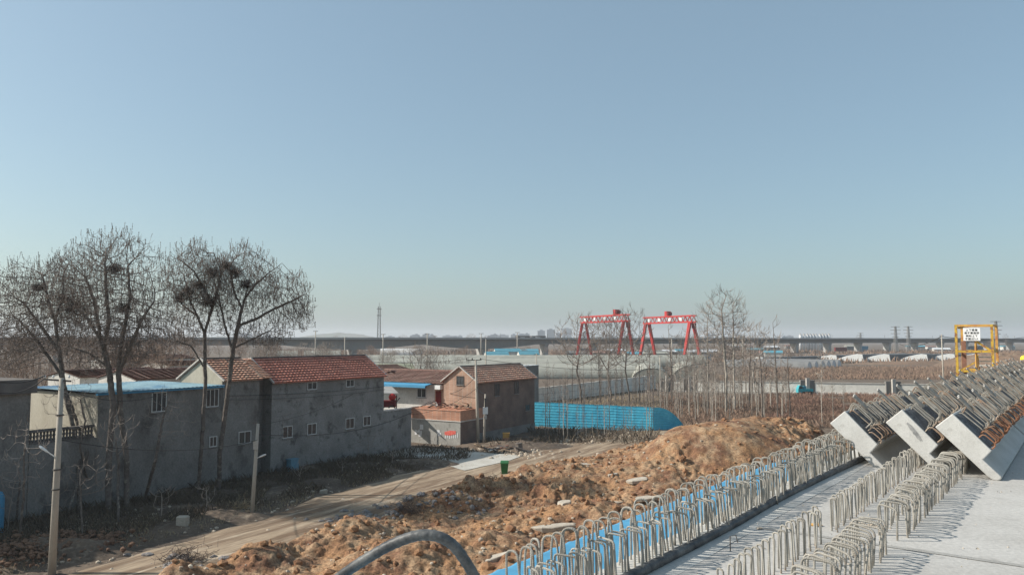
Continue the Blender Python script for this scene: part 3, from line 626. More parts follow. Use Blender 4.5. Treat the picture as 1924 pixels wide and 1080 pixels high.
def gable_house(name, label, fr, a0, a1, b0, b1, ze, zr, wall, tile, courses=14, over=.12, seed=0, gable_wall=None, parts=True, step=.16, trim=True, group=None, verge_ends=(0, 1)):
    root = thing(name, label, 'house', fr(a0, b0, 0), group); bm_ = (b0 + b1) / 2
    mb = MB(); prof = [(b0, -.3), (b1, -.3), (b1, ze - .03), (bm_, zr - .05), (b0, ze - .03)]
    mb.prism(prof, a0, a1, fr); mb.build('wall', M[wall], root)
    sl = (zr - ze) / (bm_ - b0); eo = .28
    mb = MB(); q = .14; bo = b0 - eo; bo2 = b1 + eo; zo = ze - sl * eo
    tile_roof(mb, fr(a0 - over, bo, zo + .03), fr(a1 + over, bo, zo + .03), fr(a0 - over, bm_, zr + .03), fr(a1 + over, bm_, zr + .03), courses, step=step, seed=seed)
    tile_roof(mb, fr(a1 + over, bo2, zo + .03), fr(a0 - over, bo2, zo + .03), fr(a1 + over, bm_, zr + .03), fr(a0 - over, bm_, zr + .03), courses, step=step, seed=seed + 1)
    for sgn, bb in ((-1, bo), (1, bo2)): mb.quad(fr(a0 - over, bb, zo - .02), fr(a1 + over, bb, zo - .02), fr(a1 + over, bm_, zr - .03), fr(a0 - over, bm_, zr - .03))
    rf = mb.build('roof', M[tile], root)
    mb = MB(); mb.bar(fr(a0 - over, bm_, zr + .07), fr(a1 + over, bm_, zr + .07), .2, .09); mb.build('ridge', M['block_dark'] if trim else M[tile], rf)
    if trim:
        for e in verge_ends:
            ax = a0 - over - .03 if e == 0 else a1 + over + .03; mb = MB()
            mb.bar(fr(ax, bo, zo + .04), fr(ax, bm_, zr + .08), .12, .10); mb.bar(fr(ax, bo2, zo + .04), fr(ax, bm_ + .05, zr + .05), .12, .10); mb.build('verge', M['trim'], rf)
    return root, rf
# main row -------------------------------------------------------
r, rf = gable_house('plastered_house', 'tall grey plastered house with red tiled roof and six small windows facing the track', HF, 0, 11.85, 0, 4.4, 6.6, 8.1, 'plaster2', 'tile', 10, over=.05, seed=3)
for w in ((577, 595, 718, 731), (650, 665, 713, 726), (531, 549, 801, 821), (577, 594, 796, 815), (649, 665, 786, 804), (682, 696, 782, 798.5)): fwin(HF, r, w[0], w[1], w[2], w[3])
an = thing('yard_wall', 'low grey plastered yard wall joined to the tall grey house, right end near the lane', 'wall', HF(11.9, 0, 0))
MB().box(11.86, 15.5, 0, .24, -.3, 3.5, HF).build('wall_face', M['plaster2'], an)
MB().box(15.26, 15.5, .25, 5.0, -.3, 3.4, HF).build('side_wall', M['whitewall'], an)
MB().box(11.87, 15.54, -.04, .28, 3.503, 3.60, HF).build('coping', M['trim'], an)
r, rf = gable_house('plastered_house', 'narrow grey house with faded tiled roof and white gable above the blue roof', HF, -4.1, -1.1, 0, 4.4, 6.9, 8.14, 'plaster', 'tile2', 10, over=.08, seed=5, verge_ends=(0,))
mb = MB(); mb.prism([(.05, 6.5), (4.35, 6.5), (4.35, 6.83), (2.2, 8.03), (.05, 6.83)], -4.12, -4.104, HF); mb.build('gable_plaster', M['cream'], r)
fwin(HF, r, 448, 471, 811, 831)
MB().box(-1.09, -.01, .9, 4.3, -.3, 6.9, HF).build('recess_wall', M['plaster'], r)
tile_roof(MB(), HF(-1.0, -.2, 6.8), HF(-.12, -.2, 6.8), HF(-1.0, 2.2, 8.12), HF(-.12, 2.2, 8.12), 13, seed=9).build('roof_infill', M['tile2'], r)
# blue-roofed building
r = thing('blue_roofed_house', 'long dark grey house under weathered blue metal roof, pale end wall', 'house', HF(-12.4, 0, 0))
MB().box(-12.4, -4.13, 0, 7.5, -.3, 6.42, HF).build('wall', M['plaster'], r)
MB().box(-12.415, -12.403, .02, 7.48, 2.6, 6.38, HF).build('end_plaster', M['cream'], r)
mb = MB(); vs = []; fs = []; na = 84
for i in range(na + 1):
    a = -12.65 + i / na * 8.5; rb = .03 * (i % 3 == 0)
    for j in range(9): b = -.3 + j / 8 * 8.0; vs.append(HF(a, b, 6.50 + .008 * b + rb + .02 * (float(fbm(a, b, 3)) - .4)))
for i in range(na):
    for j in range(8): k = i * 9 + j; fs.append((k, k + 9, k + 10, k + 1))
mb.add(vs, fs); o = mb.build('metal_roof', M['metalroof'], r); md = o.modifiers.new('t', 'SOLIDIFY'); md.thickness = .012; md.offset = -1
MB().box(-12.6, -4.16, -.24, -.03, 6.36, 6.47, HF).build('gutter', M['blue'], r)
for w in ((285, 312, 737, 772, 3), (387, 410, 731, 763, 3), (393, 407, 820, 838, 2)): fwin(HF, r, w[0], w[1], w[2], w[3], w[4])
for a in np.arange(-12.1, -4.4, 1.4): MB().box(a, a + .08, -.30, -.26, 6.30, 6.355, HF).build('roof_bracket', M['iron'], r)
# yard wall with balustrade
r = thing('balustrade_wall', 'dark yard wall topped by a concrete balustrade at the left, below the pale end wall', 'wall', HF(-16, 0, 0))
MB().box(-16.0, -12.42, 0, .25, -.3, 4.02, HF).build('wall_face', M['plaster'], r)
mb = MB(); mb.box(-16.0, -12.6, -.03, .28, 4.03, 4.12, HF); mb.build('base_rail', M['block_dark'], r); MB().box(-16.0, -12.6, -.03, .28, 4.62, 4.74, HF).build('top_rail', M['block_dark'], r)
for k in range(20):
    MB().lathe([(.075, 4.12), (.08, 4.2), (.05, 4.28), (.08, 4.4), (.05, 4.5), (.075, 4.62)], 8, HF(-15.9 + k * .17, .12, 0)).build('baluster', M['block_dark'], r)
# flat roofed building at the left edge
r = thing('flat_roofed_house', 'dark flat roofed house cut off by the left edge of the picture', 'house', HF(-24, 0, 0))
MB().box(-25, -16.03, 0, 7, -.3, 6.7, HF).build('wall', M['plaster'], r)
MB().box(-25.3, -15.9, -.35, 7.3, 6.704, 7.42, HF).build('roof_slab', M['block_dark'], r)
# rear roofs between and behind
def simple_house(px, py_e, py_r, Y, w, depth, label, ang=31.3, wall='whitewall', tile='tile3', cat_group='low village houses behind the front row'):
    e = at_y(px, py_e, Y); fr = frame((e.x, e.y), R(ang)); zr = at_y(px, py_r, Y + depth / 2).z
    return gable_house('village_house', label, fr, 0, w, 0, depth, e.z, zr, wall, tile, 9, seed=int(px), step=.3, trim=False, group=cat_group)
simple_house(255, 712, 696, 60, 7.5, 5, 'low house with dull red roof just behind the blue metal roof')
simple_house(150, 708, 696, 66, 8, 5, 'low house with dull red roof seen between the trunks of the big left tree')
0 and simple_house(60, 700, 689, 78, 9, 5, 'low house with dull red roof at far left behind the flat roofed house')
0 and simple_house(20, 684, 676, 105, 14, 6, 'distant low house with dull roof near the left edge, in the brown trees')
simple_house(210, 676, 669, 130, 16, 6, 'distant low house with pinkish roof behind the tall multi trunk tree')
simple_house(318, 686, 679, 100, 10, 6, 'distant low house with dull roof left of the white gable')
# brick house group -------------------------------------------------
BR = frame((-3.3, 71.3), R(31.3))
r, rf = gable_house('brick_house', 'two storey brick house with orange tiled roof and sunlit gable beside the utility poles', BR, 0, 10.85, 0, 3.7, 5.65, 6.9, 'brick', 'tile2', 8, over=.1, seed=11)
a0, zt = on_gable(BR, 858, 706); a1, zb = on_gable(BR, 871.5, 723); window(BR, r, min(a0, a1), max(a0, a1), zb, zt, 2, 0, gable=True, fm='iron')
for w in ((929, 938, 721, 743), (966, 974, 717, 739), (987, 995, 760, 770)):
    fwin(BR, r, *w, panes=2, fm='iron')
MB().box(.0, 10.85, -.012, -.003, .85, 5.5, BR).build('side_wall', M['brick_shade'], r); MB().box(-.001, 10.86, -.06, -.004, -.3, .85, BR).build('plinth', M['plaster'], r)  # thin side wall overlay in brick with its shade painted in
WB = BR
r2 = thing('white_house', 'low whitewashed house with dull red roof and blue metal fascia left of the brick gable', 'house', BR(0, 3.75, 0))
MB().box(.3, 6, 3.74, 5.0, -.3, 5.15, BR).build('brick_wall', M['brick'], r2); MB().box(.3, 6, 5.01, 13.5, -.3, 5.15, BR).build('wall', M['whitewall'], r2)
rr = tile_roof(tile_roof(MB(), BR(.0, 13.6, 5.25), BR(.0, 3.75, 5.25), BR(3.1, 13.6, 6.35), BR(3.1, 3.75, 6.35), 10, step=.2, seed=21), BR(6.2, 3.75, 5.25), BR(6.2, 13.6, 5.25), BR(3.1, 3.75, 6.35), BR(3.1, 13.6, 6.35), 10, step=.2, seed=22).build('roof', M['tile3'], r2)
MB().bar(BR(3.1, 3.72, 6.40), BR(3.1, 13.6, 6.40), .2, .1).build('ridge', M['tile3'], rr)
mb = MB(); mb.box8([BR(-.9, 5.2, 5.03), BR(-.9, 13.6, 5.03), BR(.28, 13.6, 5.22), BR(.28, 5.2, 5.22), BR(-.9, 5.2, 5.10), BR(-.9, 13.6, 5.10), BR(.28, 13.6, 5.30), BR(.28, 5.2, 5.30)]); mb.build('blue_awning', M['blue'], r2)
MB().box(-.95, -.91, 5.2, 13.6, 4.88, 5.12, BR).build('fascia', M['blue'], r2)
def gw(x0, x1, y0, y1, a=.3, **k):
    b0, zt = on_gable(BR, x0, y0, a); b1, zb = on_gable(BR, x1, y1, a); return window(BR, r2, min(b0, b1), max(b0, b1), zb, zt, 2, a, gable=True, **k)
gw(784, 801, 729, 747); b0, zt = on_gable(BR, 784, 723, .3); b1, zb = on_gable(BR, 801, 728.6, .3); MB().box(.25, .296, b1, b0, zb, zt, BR).build('lintel', M['darkred'], r2)
b0, zt = on_gable(BR, 819.5, 734, .3); b1, zb = on_gable(BR, 829, 765, .3); MB().box(.24, .296, b1, b0, 2.2, zt, BR).build('door', M['darkred'], r2)
b0, zt = on_gable(BR, 822, 723, .3); b1, zb = on_gable(BR, 832, 731, .3); MB().box(-.15, .29, b1, b0, zb, zt, BR).build('air_conditioner', M['white'], r2)
lt = thing('lean_to', 'small lean-to shelter with pale slanted roof in the yard beside the tall grey house', 'shelter', BR(-1.5, 10.5, 0))
p = lambda x, y, Y: at_y(x, y, Y)
for (x, yy_) in ((716, 70.5), (745, 72.5)): q = p(x, 742, yy_); MB().bar((q.x, q.y, 0), (q.x, q.y, q.z), .10).build('support', M['iron'], lt)
A1 = p(712, 739.5, 70); A2 = p(749, 739.5, 72.5); mb = MB(); mb.box8([A1, A2, A2 + Vector((-1, 2.2, .5)), A1 + Vector((-1, 2.2, .5)), A1 + Z_ * .06, A2 + Z_ * .06, A2 + Vector((-1, 2.2, .56)), A1 + Vector((-1, 2.2, .56))]); mb.build('roof_sheet', M['coping'], lt)
tri = thing('red_cargo_tricycle', 'dark red cargo tricycle with a red round load under the lean-to shelter', 'tricycle', p(732, 765, 71.5)); c = p(732, 757, 71.5)
mb = MB(); mb.box(c.x - 1.0, c.x + .55, c.y - .5, c.y + .5, c.z - .35, c.z + .25); mb.build('cargo_box', M['darkred'], tri)
mb = MB(); mb.lathe([(.05, -.32), (.25, -.25), (.36, 0), (.25, .25), (.05, .32)], 12, p(737, 745.5, 71.5)); mb.build('round_load', M['red'], tri, smooth=True)
for dx in (-.7, .3):
    w_ = [Vector((c.x + dx + .3 * math.cos(a), c.y - .55, c.z - .5 + .3 * math.sin(a))) for a in np.linspace(0, 2 * math.pi, 15)]; MB().tube(w_, .06, 6, cap=False).build('wheel', M['rubber'], tri)
MB().bar((c.x + .55, c.y, c.z), (c.x + .95, c.y, c.z + .5), .08).build('steering_column', M['iron'], tri)
# shed
SH = frame((-4.6, 69.1), R(31.3))
r = thing('brick_shed', 'small flat brick shed with grey rendered front, torn posters and junk on its roof', 'shed', SH(0, 0, 0))
MB().box(0, 4, 0, 6.2, -.3, 2.15, SH).build('rendered_wall', M['render'], r); MB().box(.02, 3.98, .02, 6.2, 2.15, 3.05, SH).build('brick_wall', M['brick2'], r)
MB().box(-.06, 4.0, -.06, 6.2, 2.12, 2.2, SH).build('ledge', M['trim'], r); MB().box(-.02, 4.0, -.02, 6.2, 3.052, 3.13, SH).build('coping', M['brick2'], r)
MB().box(.02, 3.9, -.012, -.003, -.3, 2.1, SH).build('side_brick', M['brick_shade'], r)  # shed side panel, shade painted into the brick colour
for k in range(11):
    b, z = on_gable(SH, random.choice([784, 790, 793, 826, 819, 822]) + random.uniform(-3, 3), random.uniform(806, 822), 0); MB().box(-.012 - .001 * k, -.004, b, b + random.uniform(.15, .4), z, z + random.uniform(.15, .45), SH).build('poster', M['paper'], r)
for k in range(7): b, z = on_gable(SH, 838 + k * 3.8, random.uniform(822, 825), 0); MB().box(-.016 - .001 * k, -.004, b, b + .10, z, z + random.uniform(.35, .55), SH).build('poster', M['paper'], r)
for k in range(3): b, z = on_gable(SH, 848 - k * 4, 815 + k, 0); MB().box(-.03 - .001 * k, -.004, b - .5, b + .25, z, z + .3, SH).build('red_poster', M['redpaper'], r)
def plank_pile(o, fr, n, la, spread, name, label, cat, m='wood', thick=.06, tilt=.2):
    root = thing(name, label, cat, o)
    for k in range(n):
        a = random.uniform(0, math.pi); l = random.uniform(.4, 1) * la; c = o + Vector((random.gauss(0, spread), random.gauss(0, spread), .06 + random.uniform(0, .35))); d = Vector((math.cos(a) * l / 2, math.sin(a) * l / 2, random.uniform(-tilt, tilt)))
        MB().bar(c - d, c + d, random.uniform(.08, .2), thick * random.uniform(.5, 1)).build('board', M[random.choice([m, m, 'iron', 'coping', 'rustpanel'])], root)
    return root
plank_pile(SH(1.6, 1.5, 3.15), SH, 16, 1.6, .55, 'board_pile', 'heap of weathered boards on the right of the shed roof by the pole', 'board pile')
plank_pile(SH(1.6, 4.5, 3.15), SH, 12, 1.5, .6, 'board_pile', 'low heap of dark boards on the left of the shed roof', 'board pile', 'iron')
plank_pile(on_z(930, 848) + Z_ * .1, SH, 22, 1.9, .9, 'board_pile', 'scattered scrap timber on the ground below the shaded brick wall', 'board pile')
# other roofs right of the tall grey house
simple_house(700, 701, 688, 92, 8, 6, 'low house with dull red roof behind the right end of the tall grey house', tile='tile3')
h_, _ = simple_house(757, 710, 697, 78.5, 3, 3.2, 'tiny white gabled outbuilding before the dull red roof by the tall grey house', wall='whitewall', tile='tile3')
# grey building behind brick house
q = on_z(985, 760); GB = frame((at_y(1012, 700, 92).x, 92), R(31.3))
r = thing('grey_building', 'plain dark grey building with a white roof edge behind the brick house', 'building', GB(0, 0, 0)); zt = at_y(1012, 685, 92).z
MB().box(-5, 0, 0, 5, -.3, zt - .1, GB).build('wall', M['plaster'], r); MB().box(-5.05, .05, -.05, 5.05, zt - .096, zt, GB).build('roof_edge', M['white'], r)
# small items by the houses
def box_item(name, label, cat, px, py, w, d, h, m, ang=31.3, parts=None):
    o = on_z(px, py); fr = frame((o.x, o.y), R(ang)); root = thing(name, label, cat, o); z0 = o.z - .05
    MB().box(-w / 2, w / 2, -d / 2, d / 2, z0, h, fr).build('body', M[m], root); return root, fr
o = HF(1.5, -.5, 0); r = thing('utility_box', 'pale blue utility cabinet at the foot of the tall grey house', 'utility box', o)
MB().box(1.2, 1.9, -.75, -.3, .0, 1.0, HF).build('cabinet', M['cyanbox'], r); MB().box(1.15, 1.95, -.8, -.25, 1.003, 1.06, HF).build('lid', M['cyanbox'], r)
o = on_z(948, 892.5); r = thing('wheeled_bin', 'green wheeled rubbish bin standing beside the track', 'rubbish bin', o)
mb = MB(); mb.box8([o + Vector(p_) for p_ in ((-.2, -.24, .05), (.2, -.24, .05), (.2, .24, .05), (-.2, .24, .05), (-.27, -.32, .86), (.27, -.32, .86), (.27, .32, .86), (-.27, .32, .86))]); mb.build('body', M['green'], r)
mb = MB(); mb.box8([o + Vector(p_) for p_ in ((-.30, -.36, .864), (.30, -.36, .864), (.30, .36, .864), (-.30, .36, .864), (-.27, -.3, .95), (.27, -.3, .95), (.27, .3, .99), (-.27, .3, .99))]); mb.build('lid', M['green'], r)
for s in (-1, 1): MB().tube([o + Vector((s * .26, .26, .09)), o + Vector((s * .30, .26, .09))], .09, 12).build('wheel', M['rubber'], r)
MB().bar(o + Vector((-.25, .39, .9)), o + Vector((.25, .39, .9)), .035).build('handle', M['green'], r)
o = on_z(975, 848); mb = MB(); mb.lathe([(.42, -.1), (.36, .1), (.31, .4), (.30, .72), (.27, .74)], 14, o)
tag(mb.build('tree_stump', M['bark'], origin=o), 'thick dark sawn tree stump among scrap timber below the brick house', 'tree stump')
o = on_z(951, 833) + Z_ * .55; r = thing('wooden_crate', 'yellowish wooden box on the scrap heap left of the tree stump', 'crate', o)
mb = MB(); mb.box(o.x - .3, o.x + .3, o.y - .25, o.y + .25, o.z - .0, o.z + .38); mb.build('box_body', M['crate'], r); MB().box(o.x - .33, o.x + .33, o.y - .28, o.y + .28, o.z + .383, o.z + .43).build('box_lid', M['crate'], r); MB().box(o.x - .35, o.x + .35, o.y - .25, o.y + .25, o.z - .55, o.z - .004).build('support_bricks', M['brick2'], r)
a = on_z(1078, 823) + Z_ * .15; b = on_z(1097, 815) + Z_ * .55; tag(MB().tube([a, b], [.16, .13], 10).build('log', M['bark'], origin=a), 'pale cut log leaning on rubble in front of the blue fence', 'log')
o = on_z(343, 992); mb = MB(); mb.box(o.x - .28, o.x + .28, o.y - .2, o.y + .2, -.05, .62); ob = mb.build('stone_block', M['slab'], origin=o); bv = ob.modifiers.new('b', 'BEVEL'); bv.width = .05; tag(ob, 'square weathered stone block in the weeds left of the track', 'stone block')
o = on_z(-22, 1012); r = thing('blue_drum', 'tall blue plastic water tank cut off by the left edge', 'water tank', o)
MB().lathe([(.55, 0), (.6, .1), (.6, 1.9), (.5, 2.15), (.2, 2.25)], 20, o).build('tank', M['blue'], r, smooth=True); MB().lathe([(.22, 2.24), (.22, 2.32), (.05, 2.34)], 14, o).build('cap', M['blue'], r)

# ------------------------------------------------------------ utility poles and cables
def pole(name, label, base, top, r0, r1, group='concrete utility poles by the houses'):
    root = thing(name, label, 'utility pole', base, group); MB().tube([base - Z_ * .3, base.lerp(top, .5), top], [r0, (r0 + r1) / 2, r1], 14).build('shaft', M['pole'], root, smooth=True); return root
def lamp(root, at, d, ln=.7):
    a = at; b = at + d * ln * .6; MB().tube([a, b], .025, 6).build('lamp_arm', M['white'], root)
    e = d.normalized(); u = Z_; s = e.cross(u).normalized(); mb = MB(); vs = []
    for t, w, h in ((0, .03, .03), (.1, .07, .05), (.3, .10, .06), (.42, .07, .04)):
        for k in range(8): an = k * math.pi / 4; vs.append(b + e * t + s * math.cos(an) * w + u * math.sin(an) * h)
    fs = [(i * 8 + k, i * 8 + (k + 1) % 8, (i + 1) * 8 + (k + 1) % 8, (i + 1) * 8 + k) for i in range(3) for k in range(8)] + [tuple(range(8)), tuple(range(24, 32))]
    MB().add(vs, fs).build('lamp_head', M['white'], root)
b1_ = on_z(97, 1079); p1 = Vector((b1_.x + .10, b1_.y, 7.9)); r = pole('utility_pole', 'large nearest concrete pole at left with a white lamp on its left side', b1_, p1, .155, .095)
q = b1_.lerp(p1, (9.5 - (858 - 637) / F_PX * 31.8 + .0) / 7.9); lamp(r, q, Vector((-.75, -.1, .55)), .8)
for z in (4.2, 3.4, 6.4): q = b1_.lerp(p1, z / 7.9); MB().lathe([(.155, -.03), (.155, .03)], 14, q).build('clamp_band', M['iron'], r)
MB().bar(p1 + Vector((-.75, .1, -.05)), p1 + Vector((.4, -.05, -.12)), .07).build('crossarm', M['iron'], r)
for dx in (-.7, -.35, .3): MB().lathe([(.03, 0), (.05, .06), (.03, .12)], 8, p1 + Vector((dx, 0, 0))).build('insulator', M['white'], r)
b2_ = on_z(473, 968); p2 = at_y(485, 795, b2_.y); r = pole('utility_pole', 'short concrete pole with small white lamp in front of the grey houses', b2_, p2, .115, .08)
q = b2_.lerp(p2, .62); lamp(r, q + Vector((.05, 0, 0)), Vector((.6, -.1, .25)), .35); MB().bar(p2 + Vector((-.3, 0, .02)), p2 + Vector((.1, 0, .0)), .05).build('crossarm', M['iron'], r)
MB().box(q.x - .08, q.x + .16, q.y - .22, q.y - .12, q.z + .5, q.z + .95).build('meter_box', M['coping'], r)
b3_ = on_z(899, 836); p3 = at_y(893.5, 676, b3_.y); r = pole('utility_pole', 'tall concrete pole with crossarm against the corner of the brick house', b3_, p3, .16, .09)
for s in (-1,): MB().bar(p3 + Vector((-.85, 0, -.05)), p3 + Vector((.55, 0, .02)), .08).build('crossarm', M['iron'], r)
for dx in (-.8, -.3, .45): MB().lathe([(.04, 0), (.07, .08), (.03, .16)], 8, p3 + Vector((dx, 0, .02))).build('insulator', M['iron'], r)
b4_ = on_z(909, 838); p4 = at_y(912, 740, b4_.y); r = pole('utility_pole', 'thinner short pole with switch boxes beside the tall crossarm pole', b4_, p4, .12, .07)
for (y, w, h, m) in ((771, .45, .6, 'white'), (783, .25, .35, 'coping'), (756, .15, .8, 'iron')): q = at_y(912, y, b4_.y - .2); MB().box(q.x - w / 2, q.x + w / 2, q.y - .15, q.y + .08, q.z - h / 2, q.z + h / 2).build('switch_box', M[m], r)
def cable(a, b, sag, rad, label, grp='overhead cables across the houses'):
    rad *= 1.8
    a = Vector(a); b = Vector(b); pts = [a.lerp(b, i / 16) - Z_ * (sag * 4 * (i / 16) * (1 - i / 16)) for i in range(17)]
    tag(MB().tube(pts, rad, 4).build('overhead_cable', M['wire'], origin=a), label, 'cable', grp)
cable(p1 + Vector((-.7, 0, .1)), at_y(-60, 700, 24), .3, .016, 'upper black cable leaving the nearest pole to the left edge')
cable(p1 + Vector((-.7, 0, 0)), at_y(-60, 716, 25), .5, .012, 'lower black cable leaving the nearest pole to the left edge')
cable(p1 - Z_ * .4, HF(-9, -.1, 6.1), .4, .010, 'thin cable from the nearest pole to the eave of the blue roofed house')
cable(p2 - Z_ * .1, HF(8, -.15, 5.2), .3, .009, 'thin cable from the short lamp pole up the tall grey house')
cable(HF(-4, -.15, 5.8), HF(11.8, -.15, 5.6), .15, .010, 'thin cable strung along the upper wall of the grey houses')
cable(HF(-4, -.18, 5.55), HF(11.8, -.18, 5.35), .2, .008, 'second thin cable just below the upper one on the grey houses')
cable(p2 - Z_ * .6, HF(15.4, -.2, 3.2), .7, .014, 'slack black cable along the lower windows of the tall grey house')
cable(p2 - Z_ * .9, p1 - Z_ * 2.5, .5, .010, 'thin cable between the two left lamp poles')
cable(HF(15.4, -.2, 3.0), b3_ + Z_ * 5.2, .5, .010, 'thin cable from the yard wall to the tall crossarm pole')
cable(p3 + Vector((-.8, 0, .1)), HF(6, 2.2, 8.3), .5, .010, 'thin cable from the crossarm pole back over the tall grey roof')
cable(p3 + Vector((.45, 0, .1)), (24, 92, 6.8), 1.0, .012, 'long cable from the crossarm pole over the blue fence')
cable(p3 - Z_ * 2.2, p4, .2, .014, 'short sagging cable joining the paired poles by the brick house')
cable(p3 - Z_ * 1.5, BR(0, 3, 4.4), .3, .012, 'short cable from the crossarm pole to the brick gable')

# ------------------------------------------------------------ blue site fence
FA = on_z(1003, 801); FB = on_z(1227.5, 810); FC_ = on_z(1285, 805)
def fence_panel(root, A, B, zt, n, name, curve=None):
    vs = []; fs = []; d = (B - A); nrm = Vector((d.y, -d.x, 0)).normalized(); rows_ = 27
    for i in range(n + 1):
        t = i / n; zz = zt(t)
        for j in range(rows_ + 1):
            z = zz * j / rows_; rb = .022 if (j % 3 == 0) else 0; wob = .05 * (float(fbm(t * 9, z * .7, 6)) - .47)
            p_ = A + d * t + nrm * (rb + wob) + (curve(t) if curve else Vector()); vs.append((p_.x, p_.y, z - .05))
    for i in range(n):
        for j in range(rows_): k = i * (rows_ + 1) + j; fs.append((k, k + rows_ + 1, k + rows_ + 2, k + 1))
    o = MB().add(vs, fs).build(name, M['bluefence'], root); md = o.modifiers.new('t', 'SOLIDIFY'); md.thickness = .012
bf = thing('site_fence', 'bright blue corrugated sheet fence beside the brick house, its far end in shade', 'fence', FA)
nseg = 7
for i in range(nseg):
    a = FA.lerp(FB, i / nseg); b = FA.lerp(FB, (i + .992) / nseg); h0 = 2.72 - .2 * i / nseg; fence_panel(bf, a, b, lambda t, h0=h0: h0 - .2 / nseg * t + .02 * math.sin(i * 2.1), 10, 'sheet_panel')
fence_panel(bf, FB + Vector((.02, .02, 0)), FC_, lambda t: max(.25, 2.46 * (1 - t ** 2.1) + .35 * t), 24, 'shaded_panel')
for i in range(nseg + 1): q = FA.lerp(FB, i / nseg) + Vector((.05, .12, 0)); MB().bar(q - Z_ * .1, q + Z_ * (2.65 - .33 * i / nseg), .06).build('fence_post', M['steel'], bf)

# ------------------------------------------------------------ bare trees
def grow(roots, attr, step=.24, kill=.36, infl=1.6, iters=90, seed=0, up=.0):
    rs = np.random.default_rng(seed); P = []; par = []
    for path in roots:                                   # path: list of Vectors (first may be an index into P)
        prev = -1
        if isinstance(path[0], tuple): q0 = np.array(path[0][0]); path = [int(np.linalg.norm(np.array(P) - q0, axis=1).argmin())] + path[1:]
        if isinstance(path[0], int): prev = path[0]; path = [Vector(P[prev])] + path[1:]; start = 1
        else: start = 0
        for i in range(len(path)):
            if i == 0:
                if start == 0: P.append(np.array(path[0])); par.append(-1); prev = len(P) - 1
                continue
            a = np.array(path[i - 1]); b = np.array(path[i]); n = max(1, int(np.linalg.norm(b - a) / step))
            for k in range(1, n + 1):
                q = a + (b - a) * k / n + rs.normal(0, .012, 3); P.append(q); par.append(prev); prev = len(P) - 1
    A = attr.copy(); PA = np.array(P); dmin = np.full(len(A), 1e9); imin = np.zeros(len(A), int)
    d = np.linalg.norm(A[:, None] - PA[None], axis=2); imin = d.argmin(1); dmin = d.min(1); grown = {}
    for it in range(iters):
        if len(A) == 0: break
        m = dmin < infl if it > 6 else dmin < infl * 3
        if not m.any(): infl *= 1.5; continue
        new = []; npar = []
        for i in np.unique(imin[m]):
            if grown.get(i, 0) > 3: continue
            v = A[m & (imin == i)] - PA[i]; v = (v / np.linalg.norm(v, axis=1)[:, None]).sum(0); v[2] += up; v += rs.normal(0, .16, 3)
            nv = np.linalg.norm(v)
            if nv < 1e-6: continue
            new.append(PA[i] + v / nv * step); npar.append(i); grown[i] = grown.get(i, 0) + 1
        if not new: break
        base = len(PA); NP = np.array(new); PA = np.vstack([PA, NP]); par += npar
        d = np.linalg.norm(A[:, None] - NP[None], axis=2); j = d.argmin(1); dj = d.min(1); up_ = dj < dmin; imin[up_] = base + j[up_]; dmin[up_] = dj[up_]
        keep = dmin > kill; A = A[keep]; imin = imin[keep]; dmin = dmin[keep]
    return PA, np.array(par)
def tree_mesh(PA, par, rt, expo=2.3, thick=.05, rmax=None):
    n = len(PA); ch = [[] for _ in range(n)]
    for i, p in enumerate(par):
        if p >= 0: ch[p].append(i)
    rad = np.full(n, rt); acc = np.zeros(n)
    for i in range(n - 1, -1, -1):
        if ch[i]: rad[i] = max(rt, acc[i] ** (1 / expo))
        if par[i] >= 0: acc[par[i]] += rad[i] ** expo
    if rmax: rad = rt * (rad / rt) ** (math.log(rmax / rt) / math.log(rad.max() / rt))
    trunk = MB(); crown = MB(); tips = [i for i in range(n) if not ch[i]]
    seen = set(); stack = [i for i in range(n) if par[i] < 0]
    while stack:
        s = stack.pop(); chain = ([par[s]] if par[s] >= 0 else []) + [s]; i = s
        while ch[i]:
            c = sorted(ch[i], key=lambda k: -rad[k]); stack += c[1:]; i = c[0]; chain.append(i)
        rr = [rad[k] for k in chain]
        if par[s] >= 0: rr[0] = min(rr[0], rr[1] * 1.05)
        cut = [k for k, r in enumerate(rr) if r > thick]; k = (cut[-1] + 1) if cut else 0
        if k > 1: trunk.tube([PA[q] for q in chain[:k + 1]], rr[:k + 1], 8, cap=False)
        st = max(0, k - 0) if k > 1 else 0
        if len(chain) - st > 1: crown.tube([PA[q] for q in chain[st:]], rr[st:], 4 if rr[st] > .02 else 3, cap=False)
    return trunk, crown, tips, rad
def fix_attr(n, c, r, seed, low=-.8, hollow=.35):
    rs = np.random.default_rng(seed); out = []
    while len(out) < n:
        q = rs.uniform(-1, 1, 3); l = np.linalg.norm(q)
        if l > 1 or l < hollow * rs.uniform(0, 1) or q[2] < low: continue
        if vnoise(q[0] * 2.2 + 9, q[1] * 2.2 + q[2] * 2.6, seed) < .30: continue
        out.append(np.array(c) + q * np.array(r))
    return np.array(out)
